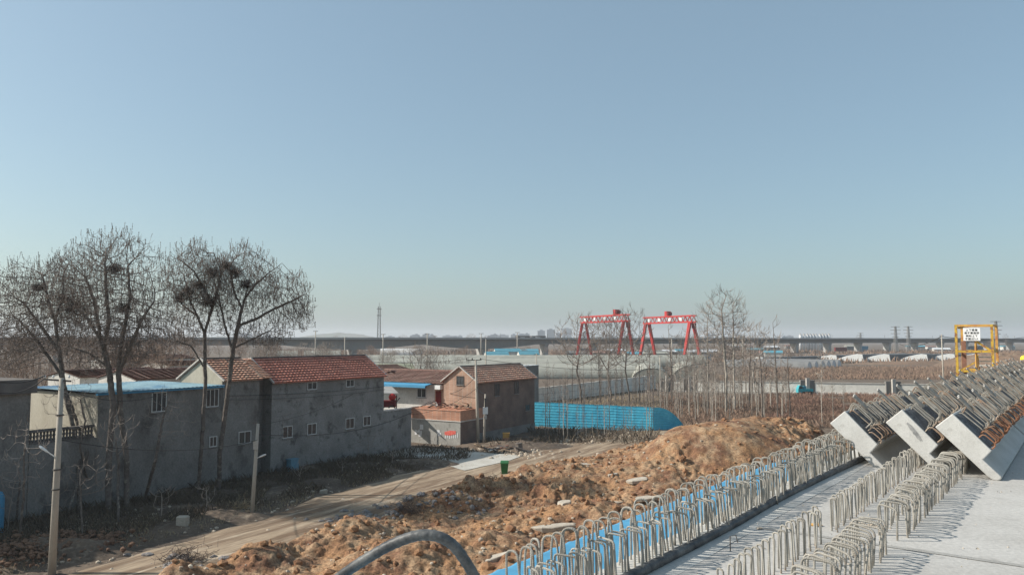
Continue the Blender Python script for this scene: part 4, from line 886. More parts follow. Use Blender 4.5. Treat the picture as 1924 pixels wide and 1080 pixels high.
def add_tips(mb, seeds, PA, tips, par, rs, tw=.008, seed_len=.32, prob=1.0, ln=.45, k=2, sr=.028):
    for i in tips:
        p = Vector(PA[i]); d = (p - Vector(PA[par[i]])).normalized()
        for q in range(k):
            e = (d + Vector((rs.gauss(0, .5), rs.gauss(0, .5), .25 + rs.random() * .4))).normalized(); l = ln * rs.uniform(.5, 1.1)
            m = p + e * l * .5; t = m + (e + Vector((0, 0, .8))).normalized() * l * .5; mb.tube([p, m, t], [tw, tw * .9, tw * .7], 3, cap=False)
            if seeds is not None and rs.random() < prob:
                L_ = seed_len * rs.uniform(.5, 1.1); ax = (Vector((rs.gauss(0, .15), rs.gauss(0, .15), 1))).normalized(); n = 3
                for s in range(n):
                    c = t + ax * (L_ * (s - .6) / n); r_ = sr * rs.uniform(.6, 1.2); h = L_ / n * .55; o = [c + Vector((r_, 0, 0)), c + Vector((0, r_, 0)), c - Vector((r_, 0, 0)), c - Vector((0, r_, 0)), c + ax * h, c - ax * h]
                    seeds.add(o, [(0, 1, 4), (1, 2, 4), (2, 3, 4), (3, 0, 4), (1, 0, 5), (2, 1, 5), (3, 2, 5), (0, 3, 5)])
def nest(mb, c, r, rs, n=340):
    for _ in range(n):
        v = Vector((rs.gauss(0, 1), rs.gauss(0, 1), rs.gauss(0, .75))) * r * .52; a = c + v; d = Vector((rs.gauss(0, 1), rs.gauss(0, 1), rs.gauss(.3, 1))).normalized() * r * .42
        mb.tube([a - d, a + d], [.009, .005], 3, cap=False)
def hero(name, label, base, stems, crowns, seed, nests, rt=.0085, rmax=.27, n=650, prob=.8):
    rs = random.Random(seed); root = thing('bare_tree', label, 'tree', base, 'big bare trees in front of the grey houses')
    attr = np.vstack([fix_attr(int(n * w * 6.0), c, r, seed + i) for i, (c, r, w) in enumerate(crowns)])
    PA, par = grow(stems, attr, seed=seed, up=.25, step=.18, kill=.17, infl=1.1)
    tr, cr, tips, rad = tree_mesh(PA, par, rt, 2.2, .045, rmax)
    sd = MB(); add_tips(cr, sd, PA, tips, par, rs, prob=prob * .7, tw=.0075, ln=.45, sr=.022, k=2, seed_len=.38); tr.build('trunk', M['bark'], root, smooth=True); cb_ = cr.build('crown', M['twig'], root); sd.build('seed_clusters', M['seed'], cb_)
    for c, r in nests: m = MB(); nest(m, c, r, rs); m.build('twig_clump', M['nest'], cb_)
    return root
def PX(x, y, Y): return at_y(x, y, Y)
def CR(x, y, Y, rx, rz, w, ry=None):                      # crown: centre at a surveyed spot, half sizes in metres
    return (tuple(PX(x, y, Y)), (rx, ry or rx * .85, rz), w)
g = lambda x, y: on_z(x, y, .1)
hero('t', 'tallest bare tree with twin trunks and wide crown before the blue roofed house', g(210, 965),
     [[g(203, 968), PX(205, 850, 42.4), PX(213, 760, 42.4), PX(204, 690, 42.6), PX(190, 640, 42.8)], [g(238, 960), PX(238, 860, 42.8), PX(226, 770, 42.7), PX(222, 690, 42.4), PX(232, 620, 42.2)], [(PX(222, 700, 42.4),), PX(243, 655, 42.2), PX(266, 600, 41.9), PX(290, 565, 41.8)], [(PX(190, 640, 42.8),), PX(165, 600, 42.9), PX(140, 575, 43)], [(PX(196, 660, 42.7),), PX(205, 600, 42.4), PX(200, 550, 42.3), PX(197, 490, 42.3)], [(PX(232, 620, 42.2),), PX(245, 560, 42.3), PX(240, 500, 42.4)], [(PX(190, 640, 42.8),), PX(178, 570, 42.4), PX(160, 520, 42.2)], [(PX(205, 690, 42.6),), PX(170, 665, 42.2), PX(130, 650, 41.8)]],
     [CR(212, 555, 42.5, 3.4, 3.5, .66), CR(268, 610, 42.5, 1.8, 2.4, .18), CR(195, 655, 42.5, 2.4, 1.6, .16)], 11, [(PX(214, 506, 42), .38), (PX(232, 580, 42), .35)], n=1300, rmax=.165)
hero('t', 'bare tree leaning left with a broad low crown behind the nearest pole', g(150, 968),
     [[g(150, 968), PX(148, 840, 43), PX(122, 740, 43.4), PX(110, 650, 43.6), PX(104, 600, 43.6)], [g(125, 972), PX(165, 850, 43.0), PX(140, 780, 43.6), PX(112, 700, 44.5), PX(70, 640, 44.8), PX(35, 600, 45)], [(PX(104, 610, 43.6),), PX(90, 560, 43.7), PX(80, 520, 43.7)], [(PX(104, 600, 43.6),), PX(118, 560, 43.5), PX(120, 510, 43.4)], [(PX(112, 660, 43.6),), PX(75, 610, 43.9), PX(45, 570, 44)]],
     [CR(70, 585, 44, 3.1, 3.0, .6), CR(118, 560, 44, 2.0, 2.5, .25), CR(20, 650, 44, 1.6, 1.8, .15)], 23, [(PX(140, 577, 43.2), .5), (PX(72, 540, 43.6), .3), (PX(118, 560, 43.2), .3)], rmax=.12, n=1000)
hero('t', 'slender dark bare tree with tight fork and several dense twig clumps', g(372, 930),
     [[g(372, 930), PX(380, 820, 46.8), PX(386, 720, 46.8), PX(384, 625, 46.8), PX(360, 570, 46.8), PX(346, 520, 46.7)], [(PX(384, 625, 46.8),), PX(395, 590, 46.8), PX(408, 550, 46.7), PX(415, 510, 46.6), PX(402, 475, 46.6)], [(PX(397, 570, 46.8),), PX(365, 510, 46.5), PX(335, 485, 46.3)], [(PX(370, 590, 46.8),), PX(345, 575, 47.1), PX(325, 545, 47.3)], [(PX(385, 690, 46.8),), PX(360, 650, 46.6), PX(330, 640, 46.4)]],
     [CR(370, 530, 46.8, 2.2, 2.4, .75), CR(345, 620, 46.8, 1.4, 1.3, .25)], 37, [(PX(352, 548, 46.4), .62), (PX(400, 512, 46.4), .48), (PX(392, 566, 46.4), .5), (PX(338, 562, 46.5), .4), (PX(375, 535, 46.5), .4)], rmax=.115, n=700)
hero('t', 'bare tree with thick leaning trunk and crown spreading far right over the tiled roofs', g(411, 925),
     [[g(411, 925), PX(413, 850, 47.4), PX(428, 740, 47.4), PX(438, 655, 47.4), PX(452, 590, 47.4), PX(468, 530, 47.3)], [(PX(436, 660, 47.4),), PX(422, 610, 47.3), PX(412, 565, 47.3), PX(403, 530, 47.5)], [(PX(448, 610, 47.4),), PX(483, 598, 47.3), PX(515, 580, 47.2), PX(548, 566, 47.1), PX(575, 552, 47)], [(PX(462, 560, 47.3),), PX(480, 535, 47.1), PX(502, 515, 47), PX(530, 495, 46.9)], [(PX(437, 655, 47.4),), PX(468, 640, 47.6), PX(505, 622, 47.8)], [(PX(455, 580, 47.4),), PX(440, 550, 47.6), PX(432, 505, 47.6)]],
     [CR(455, 535, 47.4, 2.3, 2.4, .42), CR(530, 565, 47.2, 1.9, 1.9, .26), CR(415, 580, 47.4, 1.5, 2.2, .14), CR(490, 625, 47.2, 1.9, 1.1, .12), CR(560, 600, 47, 1.0, .9, .06)], 41, [(PX(440, 512, 47), .42), (PX(462, 535, 47), .38), (PX(425, 500, 47.2), .33)], rmax=.14, n=950)
def small_bare(label, base, pts, crown, seed, n=120, rmax=.09, group='thin bare trees by the grey house walls', bark='bark'):
    rs = random.Random(seed); root = thing('small_bare_tree', label, 'tree', base, group); attr = np.vstack([fix_attr(n, *c[:2], seed) for c in crown])
    PA, par = grow([[base] + pts], attr, seed=seed, up=.2, step=.2, kill=.3, infl=1.4); tr, cr, tips, rad = tree_mesh(PA, par, .0075, 2.3, .035, rmax); add_tips(cr, None, PA, tips, par, rs)
    if tr.v: tr.build('trunk', M[bark], root)
    cr.build('crown', M['paletwig'], root); return root
small_bare('thin bare tree leaning right in front of the two tall windows of the dark house', g(270, 945), [PX(292, 865, 43.5), PX(305, 790, 43.8), PX(320, 745, 44)], [CR(318, 790, 43.8, 1.3, 1.9, 1)], 51, 140)
small_bare('pale twiggy shrub tree right of the nearest pole, low against the dark wall', g(155, 1015), [PX(152, 930, 37), PX(150, 890, 37)], [CR(160, 900, 37, 1.3, 1.1, 1)], 52, 120, .04)
small_bare('pale bare sapling with curved branches left of the nearest pole', g(35, 1020), [PX(45, 930, 36), PX(45, 860, 36), PX(50, 800, 36)], [CR(45, 860, 36, 1.2, 1.9, 1)], 53, 160, .05)
small_bare('bare sapling in front of the lit end wall, between balustrade and big trunk', g(175, 950), [PX(150, 840, 42), PX(160, 790, 42), PX(150, 750, 42)], [CR(140, 760, 42, 1.6, 1.5, 1)], 54, 150, .05)
small_bare('pale sprouting stump tree at the foot of the tallest bare tree', g(222, 985), [PX(222, 900, 40.5), PX(222, 860, 40.5)], [CR(218, 815, 40.5, 1.1, 1.2, 1)], 55, 150, .07)
small_bare('thin sapling rising in front of the lower windows of the tall grey house', g(535, 880), [PX(533, 820, 55), PX(531, 770, 55)], [CR(532, 800, 55, 1.0, 1.2, 1)], 56, 60, .03)
small_bare('forked sapling against the lower right part of the tall grey house wall', g(692, 868), [PX(692, 830, 60), PX(690, 815, 60)], [CR(692, 835, 60, 1.5, 1.1, 1)], 57, 80, .03)
small_bare('low dark branching shrub tree by the left foot of the grey houses', g(30, 985), [PX(38, 900, 39.5)], [CR(40, 890, 39.5, 1.2, 1.3, 1)], 58, 90, .05)

for i, (x, y, hh_, lb) in enumerate(((300, 985, 1.6, 'small pale twiggy shoot in the dark weeds left of the stone block'), (385, 968, 1.4, 'small twiggy shoot in the weeds between stone block and lamp pole'), (96, 1010, 2.4, 'thin pale shoot rising right behind the nearest pole'), (560, 912, 1.3, 'small dead shoot below the tall grey house, left part'), (640, 900, 1.2, 'small dead shoot below the middle of the tall grey house'), (735, 880, 1.5, 'dead shoot in the dark verge near the end of the yard wall'), (12, 1010, 2.6, 'pale bare shoot at the left edge by the blue tank'))):
    b = on_z(x, y); small_bare(lb, b, [b + Vector((.1, 0, hh_ * .5))], [((b.x + .1, b.y, hh_ * .8), (hh_ * .42, hh_ * .4, hh_ * .45))], 70 + i, 60, .025, 'small dead shoots in the weeds')
# ---- prototypes for the far and thin trees
def proto(kind, seed):
    rs = random.Random(seed); h = 10.0
    if kind == 'spread': st = [[Vector((0, 0, -.3)), Vector((rs.uniform(-.2, .2), 0, 1.5)), Vector((rs.uniform(-.5, .5), rs.uniform(-.3, .3), 3.6))]]; at = fix_attr(900, (0, 0, 6.7), (2.7, 2.7, 3.3), seed); tw = .014; step = .28; ln = .7
    elif kind == 'poplar': st = [[Vector((0, 0, -.3)), Vector((.1, 0, 3)), Vector((rs.uniform(-.3, .3), 0, 8.5))]]; at = fix_attr(640, (0, 0, 6.6), (1.45, 1.45, 3.6), seed, -.95, 0); tw = .012; step = .28; ln = .8
    else: st = [[Vector((0, 0, -.2)), Vector((rs.uniform(-.1, .1), 0, 3)), Vector((rs.uniform(-.3, .3), rs.uniform(-.2, .2), 7)), Vector((rs.uniform(-.5, .5), 0, 9.6))]]; at = fix_attr(90, (0, 0, 6.4), (1.0, 1.0, 3.4), seed, -1, 0); tw = .026; step = .5; ln = .9
    PA, par = grow(st, at, step=step, kill=step * 1.5, infl=2.2, seed=seed, up=.6 if kind == 'poplar' else .35)
    tr, cr, tips, rad = tree_mesh(PA, par, tw, 2.2, .06, .08 if kind != 'sapling' else .095); add_tips(cr, None, PA, tips, par, rs, tw=tw * .9, ln=ln, k=4 if kind != 'sapling' else 3)
    return tr, cr
PR = {}
for kind, ks in (('spread', 4), ('poplar', 3), ('sapling', 4)):
    for k in range(ks):
        tr, cr = proto(kind, 100 + k * 7 + len(kind)); ms = []
        for nm, m_ in (('trunk', tr), ('crown', cr)):
            if not m_.v: ms.append(None); continue
            me = bpy.data.meshes.new(nm); me.from_pydata([tuple(p) for p in m_.v], [], m_.f); me.update(); ms.append(me)
        PR[(kind, k)] = ms
MATV = {}
def put_tree(kind, k, loc, h, label, group, mt=('bark', 'twig'), wid=1.0, name='bare_tree', rz=None):
    ms = PR[(kind, k % (4 if kind != 'poplar' else 3))]; root = thing(name, label, 'tree', loc, group); s = h / 10.4
    root.scale = (s * wid, s * wid, s); root.rotation_euler = (0, 0, random.uniform(0, 6.28) if rz is None else rz)
    for nm, me, m in zip(('trunk', 'crown'), ms, mt):
        if not me: continue
        key = (me.name, m)
        if key not in MATV: c = me.copy(); c.materials.clear(); c.materials.append(M[m]); MATV[key] = c
        o = bpy.data.objects.new(nm, MATV[key]); COL.objects.link(o); o.parent = root
    return root
def tree_px(kind, k, x, yb, yt, label, group, Y=None, mt=('bark', 'twig'), wid=1.0, name='bare_tree'):
    b = on_z(x, yb) if Y is None else Vector((at_y(x, 637, Y).x, Y, 0)); top = at_y(x, yt, b.y).z
    return put_tree(kind, k, b, top, label, group, mt, wid, name)
G1 = 'mid distance bare trees around the blue fence and cranes'
mids = [('spread', 0, 1092, 757, 583, 'dark bare tree with round crown in front of the left crane, left leg', 1.25), ('spread', 1, 1147, 762, 592, 'bare tree between the two legs of the left crane with kinked trunk', .95),
        ('spread', 2, 1182, 764, 570, 'round crowned bare tree right behind the right leg of the left crane', 1.0), ('sapling', 0, 1127, 758, 640, 'thin straight tree between the two dark ones before the left crane', .9),
        ('sapling', 1, 1221, 766, 640, 'thin bare tree just left of the right crane', 1), ('sapling', 2, 1202, 760, 650, 'thin bare tree between the two red cranes', 1), ('sapling', 3, 1262, 756, 600, 'thin bare tree under the right crane beam', .9),
        ('spread', 3, 1290, 772, 610, 'bare tree at the right leg of the right crane', .5), ('poplar', 0, 1330, 776, 560, 'pale slender tree right of the cranes', .8), ('poplar', 1, 1364, 778, 538, 'tallest pale tree of the plantation with feathery upright crown', 1.3),
        ('poplar', 2, 1381, 772, 552, 'tall pale tree directly right of the tallest one', 1.15), ('spread', 0, 1420, 762, 598, 'dark tree with flat brushy crown right of the tall pale trees', .95), ('sapling', 1, 1408, 765, 610, 'dark thin trunk left of the brushy crowned tree', 1),
        ('sapling', 2, 1432, 795, 630, 'thin tree at the right of the brushy crowned tree', 1), ('sapling', 3, 1461, 798, 590, 'lone thin tree reaching above the viaduct', .7), ('sapling', 0, 1485, 800, 640, 'thin leaning tree before the teal three wheeler', .8),
        ('poplar', 1, 1345, 800, 640, 'pale thin tree in front of the plantation edge', .6), ('spread', 1, 1310, 782, 620, 'bushy bare tree between the right crane and the tall pale trees', .55)]
for kd, k, x, yb, yt, lb, wd in mids: tree_px(kd, k, x, yb, yt, lb, G1, mt=('palebark', 'paletwig') if 'pale' in lb else ('bark', 'twig'), wid=wd)
for x, yt, k in ((1545, 662, 0), (1566, 690, 1), (1586, 700, 2)): tree_px('sapling', k, x, 802 - k * 8, yt, f'white barked sapling standing in red brush, {["leftmost", "middle", "rightmost"][k]} of three', 'white barked saplings in the red brush', mt=('palebark', 'palebark'), wid=.6, name='sapling')
tree_px('spread', 2, 788, 700, 640, 'bare tree with yellowish crown behind the white house, left of two', 'two bare trees behind the white house', Y=98, wid=1.1, mt=('bark', 'paletwig')); tree_px('spread', 3, 816, 700, 646, 'bare tree behind the white house, right of two', 'two bare trees behind the white house', Y=101, wid=1.0)
for i in range(92):
    x = random.uniform(1238, 1480); yb = random.uniform(748, 800) - (x - 1238) * .02; b = on_z(x, yb)
    put_tree('sapling', i, b, random.uniform(4.5, 7.5), f'thin bare sapling on brown ground {"just right of the blue fence" if x < 1310 else "around the tall pale trees" if x < 1400 else "before the brushy crowned tree"}, {"front" if yb > 775 else "rear"} part of plantation', 'plantation saplings', ('palebark', 'paletwig'), random.uniform(.5, .9), 'sapling')
for i in range(34):
    x = random.uniform(1240, 1420); b = on_z(x, random.uniform(742, 752)); put_tree('sapling', i + 1, b, random.uniform(5, 9), 'slim bare sapling in the back rows of the plantation near the pale wall', 'back row plantation saplings', ('bark', 'twig'), random.uniform(.5, .8), 'sapling')
for i in range(52):
    x = random.uniform(1006, 1228); b = on_z(x, random.uniform(816, 832)); put_tree('sapling', i, b, random.uniform(3.0, 7.5) if i % 2 else random.uniform(1.2, 2.2), 'thin bare sapling standing in front of the blue fence', 'saplings before the blue fence', ('palebark', 'paletwig') if i % 3 else ('bark', 'twig'), random.uniform(.35, .6), 'sapling')
for i in range(44):
    x = random.uniform(1010, 1240); b = on_z(x, random.uniform(752, 772)); put_tree('sapling', i, b, random.uniform(4, 8), 'thin bare sapling in the walled field behind the blue fence', 'saplings behind the blue fence', ('bark', 'twig'), random.uniform(.4, .7), 'sapling')
for i in range(110):                                     # the brown wood behind the village
    Y = random.uniform(74, 300) ; x = random.uniform(-60, 640) if Y > 120 else random.uniform(-60, 330); b = Vector((at_y(x, 637, Y).x, Y, 0))
    if x > 330 and Y < 150: continue
    hh = min(random.uniform(7, 11) + (Y > 160) * 1.5, 12.5) if x < 520 else random.uniform(5, 8)
    kd_ = 'tall' if hh > 10 else 'middling' if hh > 8 else 'low'; wh_ = 'at the far left' if x < 90 else 'behind the twin trunked tree' if x < 260 else 'left of the white gable' if x < 400 else 'behind the tiled roofs'
    put_tree('spread' if i % 4 else 'poplar', i, b, hh, f'{kd_} brownish bare tree {wh_}, {"near" if Y < 110 else "midway" if Y < 190 else "far back"} in the wood', 'brown wood behind the village', ('bark', 'brush'), random.uniform(.9, 1.4))
for i in range(44):
    Y = random.uniform(480, 900); x = random.choice([random.uniform(800, 855), random.uniform(870, 930), random.uniform(500, 1000), random.uniform(1000, 1900), random.uniform(1000, 1480)]); b = Vector((at_y(x, 637, Y).x, Y, 0))
    put_tree('poplar' if i % 3 else 'spread', i, b, random.uniform(10, 15) * (Y / 700) ** .5, 'hazy distant bare tree on the horizon behind the viaduct', 'hazy trees beyond the viaduct', ('twig', 'paletwig'), 1.3)
for i in range(34):
    Y = random.uniform(150, 270); x = random.uniform(470, 720) if i < 26 else random.uniform(720, 900); b = Vector((at_y(x, 637, Y).x, Y, 0)); put_tree('spread' if i % 3 else 'poplar', i, b, random.uniform(5.5, 9.5) if x < 640 else random.uniform(4, 7), 'greyish bare tree behind the red roofs, before the left end of the viaduct', 'grey trees before the viaduct end', ('bark', 'paletwig'), 1.25)
for i in range(30):
    Y = random.uniform(300, 430); x = random.uniform(520, 900); b = Vector((at_y(x, 637, Y).x, Y, 0)); put_tree('spread', i, b, random.uniform(4, 7.5), 'low bare tree on the open ground under the arched viaduct span', 'low trees under the viaduct', ('bark', 'brush'), 1.3)

# ------------------------------------------------------------ low vegetation and earth details
def blades(name, label, n, pos, h0, h1, w, m, lean=.35):
    vs = []; fs = []
    for i in range(n):
        p = pos()
        if p is None: continue
        x, y, z = p; a = random.uniform(0, math.pi); h = random.uniform(h0, h1); dx, dy = math.cos(a) * w / 2, math.sin(a) * w / 2; lx, ly = random.gauss(0, lean) * h, random.gauss(0, lean) * h; k = len(vs)
        vs += [(x - dx, y - dy, z - .03), (x + dx, y + dy, z - .03), (x + lx * .4 + dx * .6, y + ly * .4 + dy * .6, z + h * .6), (x + lx, y + ly, z + h)]; fs += [(k, k + 1, k + 2), (k, k + 2, k + 3)]
    o = MB().add(vs, fs).build(name, M[m]); return tag(o, label, kind='stuff')
def patch(a, b, thr=.45, sc=.4, s=0):
    def f():
        for _ in range(20):
            x = random.uniform(*a); y = random.uniform(*b)
            if float(vnoise(x * sc, y * sc, s)) > thr: return x, y, float(ground_h(x, y))
        return None
    return f
def strip(a0, a1, b0, b1):
    def f():
        p = HF(random.uniform(a0, a1), -random.uniform(b0, b1) , 0)
        if abs(float(road_side(p.x, p.y))) < 2.6 or vnoise(p.x * .7, p.y * .7, 4) < .3: return None
        return p.x, p.y, float(ground_h(p.x, p.y))
    return f
blades('dead_weeds', 'dark dead weeds in the shade along the foot of the houses', 15000, strip(-20, 17, .3, 7.5), .12, .5, .035, 'weeds')
blades('dry_grass', 'tufts of dry straw coloured grass beside the track', 6500, strip(-24, 10, 4.5, 9.0), .06, .26, .028, 'grass')
def brushpos(x0, x1, y0, y1, thr=.3, sc=.12):
    def f():
        for _ in range(10):
            p = on_z(random.uniform(x0, x1), random.uniform(y0, y1))
            if float(vnoise(p.x * sc, p.y * sc, 3)) > thr: return p.x, p.y, float(ground_h(p.x, p.y))
        return None
    return f
blades('brown_brush', 'brown dry undergrowth between the plantation saplings', 22000, brushpos(1240, 1660, 745, 806, .25), .2, .75, .035, 'brush', .3)
blades('red_brush', 'dense reddish brown brush in front of the perimeter wall', 26000, brushpos(1440, 1700, 743, 792, .2), .3, .85, .035, 'redbrush', .25)
blades('field_brush', 'brown reeds filling the field behind the perimeter wall', 26000, brushpos(1395, 1960, 690, 713, .25, .03), .3, 1.1, .10, 'brush', .3)
blades('straw_field', 'pale dry grass in the walled field behind the blue fence', 5000, brushpos(1005, 1240, 735, 775, .3), .1, .4, .06, 'grass')
blades('fence_weeds', 'dead stalks in front of the blue fence and brick house', 2600, brushpos(900, 1240, 808, 842, .3), .2, .8, .03, 'weeds')
def lump(r, rs, n=1):
    ic = [(0, 0, 1)] + [(math.cos(k * 1.2566) * .9, math.sin(k * 1.2566) * .9, .45) for k in range(5)] + [(math.cos(k * 1.2566 + .6) * .9, math.sin(k * 1.2566 + .6) * .9, -.45) for k in range(5)] + [(0, 0, -1)]
    s = [rs.uniform(.6, 1.3) for _ in range(3)]
    return [(x * r * s[0] * rs.uniform(.8, 1.2), y * r * s[1] * rs.uniform(.8, 1.2), z * r * s[2] * .8 * rs.uniform(.8, 1.2)) for x, y, z in ic]
LF = [(0, 1 + k, 1 + (k + 1) % 5) for k in range(5)] + [(1 + k, 6 + k, 1 + (k + 1) % 5) for k in range(5)] + [(1 + (k + 1) % 5, 6 + k, 6 + (k + 1) % 5) for k in range(5)] + [(6 + k, 11, 6 + (k + 1) % 5) for k in range(5)]
def scatter(name, label, n, m, rmin, rmax, pw, where, hf, fill=.2):
    mb = MB(); rs = random.Random(n); vs = []; fs = []; c = 0
    while c < n:
        p = where(rs)
        if p is None: c += .2; continue
        r = rmin + (rmax - rmin) * rs.random() ** pw; z = float(hf(p[0], p[1])); a = rs.uniform(0, 6.28); k = len(vs); ca, sa = math.cos(a), math.sin(a)
        vs += [(p[0] + x * ca - y * sa, p[1] + x * sa + y * ca, z + zz + r * fill) for x, y, zz in lump(r, rs)]; fs += [tuple(i + k for i in f) for f in LF]; c += 1
    return tag(MB().add(vs, fs).build(name, M[m]), label, kind='stuff')
def in_bank(rs):
    x = rs.uniform(-16, 30); y = rs.uniform(26, 72)
    if float(bank_mask(x, y)) < .45: return None
    if (x - 16) ** 2 + (y - 55) ** 2 < 45 and rs.random() < .6: return None
    return x, y
def edge_bank(rs):
    x = rs.uniform(-16, 30); y = rs.uniform(26, 75); m_ = float(bank_mask(x, y))
    return (x, y) if .02 < m_ < .8 else None
def both(x, y): return max(float(bank_h(x, y)), float(ground_h(x, y)) + .02)
scatter('earth_clods', 'orange earth clods strewn over the churned bank', 6500, 'clod', .02, .26, 5, in_bank, both)
scatter('pale_stones', 'small pale stones and mortar bits strewn over the orange bank', 3600, 'rubble', .015, .12, 3.5, in_bank, both)
scatter('edge_clods', 'brown clods along the foot of the bank beside the track', 900, 'dirt_dark', .03, .20, 3, edge_bank, both)
def near_px(pts, spread):
    P_ = [on_z(*p) for p in pts]
    def f(rs): q = rs.choice(P_); return q.x + rs.gauss(0, spread), q.y + rs.gauss(0, spread)
    return f
scatter('yard_rubble', 'broken bricks and rubble on the verge below the brick house', 900, 'rubble', .03, .22, 3, near_px([(890, 845), (930, 850), (960, 856), (1000, 850), (1040, 838), (1080, 828), (1130, 822), (1180, 818)], 1.6), ground_h)
scatter('verge_stones', 'scattered stones in the weeds left of the track', 700, 'rubble', .02, .14, 4, near_px([(60, 1050), (200, 1000), (300, 980), (430, 985), (520, 950), (600, 930), (700, 890), (830, 872), (150, 1060)], 1.8), ground_h)
scatter('gravel', 'grey gravel spilled beside the upper end of the dirt track', 800, 'rubble', .02, .12, 3, near_px([(1330, 800), (1360, 790), (1300, 806), (1390, 782)], 1.6), ground_h)
scatter('grey_rubble', 'grey rubbish and broken mortar dumped at the front of the bank', 420, 'trash', .03, .25, 3, near_px([(655, 975), (690, 980), (770, 960), (860, 965), (340, 1060)], .9), both)
def heap(name, label, px, py, rx, ry, h, m, seed=0):
    o = on_z(px, py); nx = 46; vs = []; fs = []
    for i in range(nx + 1):
        for j in range(nx + 1):
            u = i / nx * 2 - 1; v_ = j / nx * 2 - 1; x = o.x + u * rx; y = o.y + v_ * ry; e = max(0, 1 - (u * u + v_ * v_)) ** .8
            z = -.08 + e * (h * (.6 + .8 * float(fbm(x * .8, y * .8, seed))) + .25 * (float(fbm(x * 3, y * 3, seed + 1)) - .45)); vs.append((x, y, z + float(ground_h(x, y)) * .8))
    for i in range(nx):
        for j in range(nx): k = i * (nx + 1) + j; fs.append((k, k + nx + 1, k + nx + 2, k + 1))
    return tag(MB().add(vs, fs).build(name, M[m], origin=o, smooth=True), label, kind='structure')
heap('earth_heap', 'low reddish earth heap left of the track near the nearest pole', 110, 1040, 3.4, 1.7, .5, 'ground', 3)
scatter('heap_clods', 'reddish clods and stones on the low heap near the nearest pole', 900, 'dirt_dark', .03, .16, 2.5, near_px([(60, 1040), (120, 1035), (180, 1030), (20, 1060)], .9), lambda x, y: float(ground_h(x, y)) + .25)
heap('earth_heap', 'low earth heap at the foot of the short lamp pole', 440, 972, 2.2, 1.6, .3, 'ground', 5)
heap('earth_heap', 'rough verge below the brick house', 965, 840, 6.0, 2.6, .5, 'ground', 7)
heap('earth_heap', 'dark verge at the end of the yard wall', 800, 874, 3.0, 2.0, .45, 'ground', 9)
def on_bank(px, py):
    z = .5
    for _ in range(12): p = on_z(px, py, z); z = .5 * z + .5 * both(p.x, p.y)
    return p
def slab(px, py, w, d, h, rz, label, tilt=.1, m='slab', name='concrete_slab', cat='concrete slab'):
    o = on_bank(px, py); n = 11; rs = random.Random(px); vs = []
    ring = [(math.cos(2 * math.pi * k / n) * w / 2 * rs.uniform(.75, 1.15), math.sin(2 * math.pi * k / n) * d / 2 * rs.uniform(.75, 1.15)) for k in range(n)]
    for zz, s in ((-h, .92), (h * .4, 1), (h * .6, .93)):
        for x, y in ring: xx = x * math.cos(rz) - y * math.sin(rz); y2 = x * math.sin(rz) + y * math.cos(rz); vs.append((o.x + xx * s, o.y + y2 * s, o.z + zz + xx * tilt + rs.uniform(-.02, .02) + .05))
    fs = [(i * n + k, i * n + (k + 1) % n, (i + 1) * n + (k + 1) % n, (i + 1) * n + k) for i in range(2) for k in range(n)] + [tuple(range(2 * n, 3 * n))]
    return tag(MB().add(vs, fs).build(name, M[m], origin=o), label, cat, 'broken concrete slabs on the earth bank')
slab(1042, 992, 2.3, .7, .16, .1, 'long flat pale concrete slab on the bank just beyond the nearest hoops', .05)
slab(1198, 903, 1.5, 1.2, .12, .3, 'rounded pale slab on the orange bank below the big earth pile', .1)
slab(1214, 937, 1.3, .9, .10, .2, 'flat grey green slab lying close to the blue sheets', .05)
slab(1132, 946, 2.4, .9, .10, .0, 'grey crumbling slab in the middle of the bank', .02, 'rubble')
slab(1151, 894, .7, .5, .14, .6, 'small bright stone slab near the top of the bank', .1)
slab(1061, 952, .8, .9, .4, .3, 'upright pale boulder in the middle of the bank', .1)
slab(930, 1052, 1.3, .6, .2, .5, 'grey slab half buried beside the nearest hoops', .2)
slab(1095, 873, 2.6, .5, .06, .1, 'flat white slab lying on the track by the top of the bank', .0)
slab(608, 925, .5, .4, .2, .4, 'small pale block beside the track below the grey house', .1)
def twig_pile(px, py, r, n, label, name='brushwood_pile', m='weeds'):
    o = on_bank(px, py); mb = MB(); rs = random.Random(px)
    for _ in range(n):
        a = o + Vector((rs.gauss(0, r * .5), rs.gauss(0, r * .4), abs(rs.gauss(0, r * .3)))); d = Vector((rs.gauss(0, 1), rs.gauss(0, 1), rs.gauss(.2, .4))).normalized() * rs.uniform(.15, .6); b = a + d; mb.tube([a, (a + b) / 2 + Vector((rs.gauss(0, .05), rs.gauss(0, .05), rs.gauss(0, .05))), b], [.012, .01, .006], 3, cap=False)
    return tag(mb.build(name, M[m], origin=o), label, 'brushwood', 'brushwood piles')
twig_pile(350, 1056, .9, 260, 'dry brown brushwood heap at the bottom left end of the orange bank', m='nest')
twig_pile(770, 962, .8, 200, 'dark tangle of twigs among grey rubbish on the bank', m='nest')
twig_pile(1010, 838, 1.1, 150, 'tangled pale brushwood at the corner of the brick house', m='weeds')
twig_pile(925, 905, .6, 90, 'thin thorny twigs beside the green bin', m='weeds')
twig_pile(455, 958, .8, 140, 'straw coloured twigs at the foot of the short lamp pole', m='grass')
twig_pile(860, 862, .9, 100, 'dead twigs at the dark end of the yard wall', m='weeds')

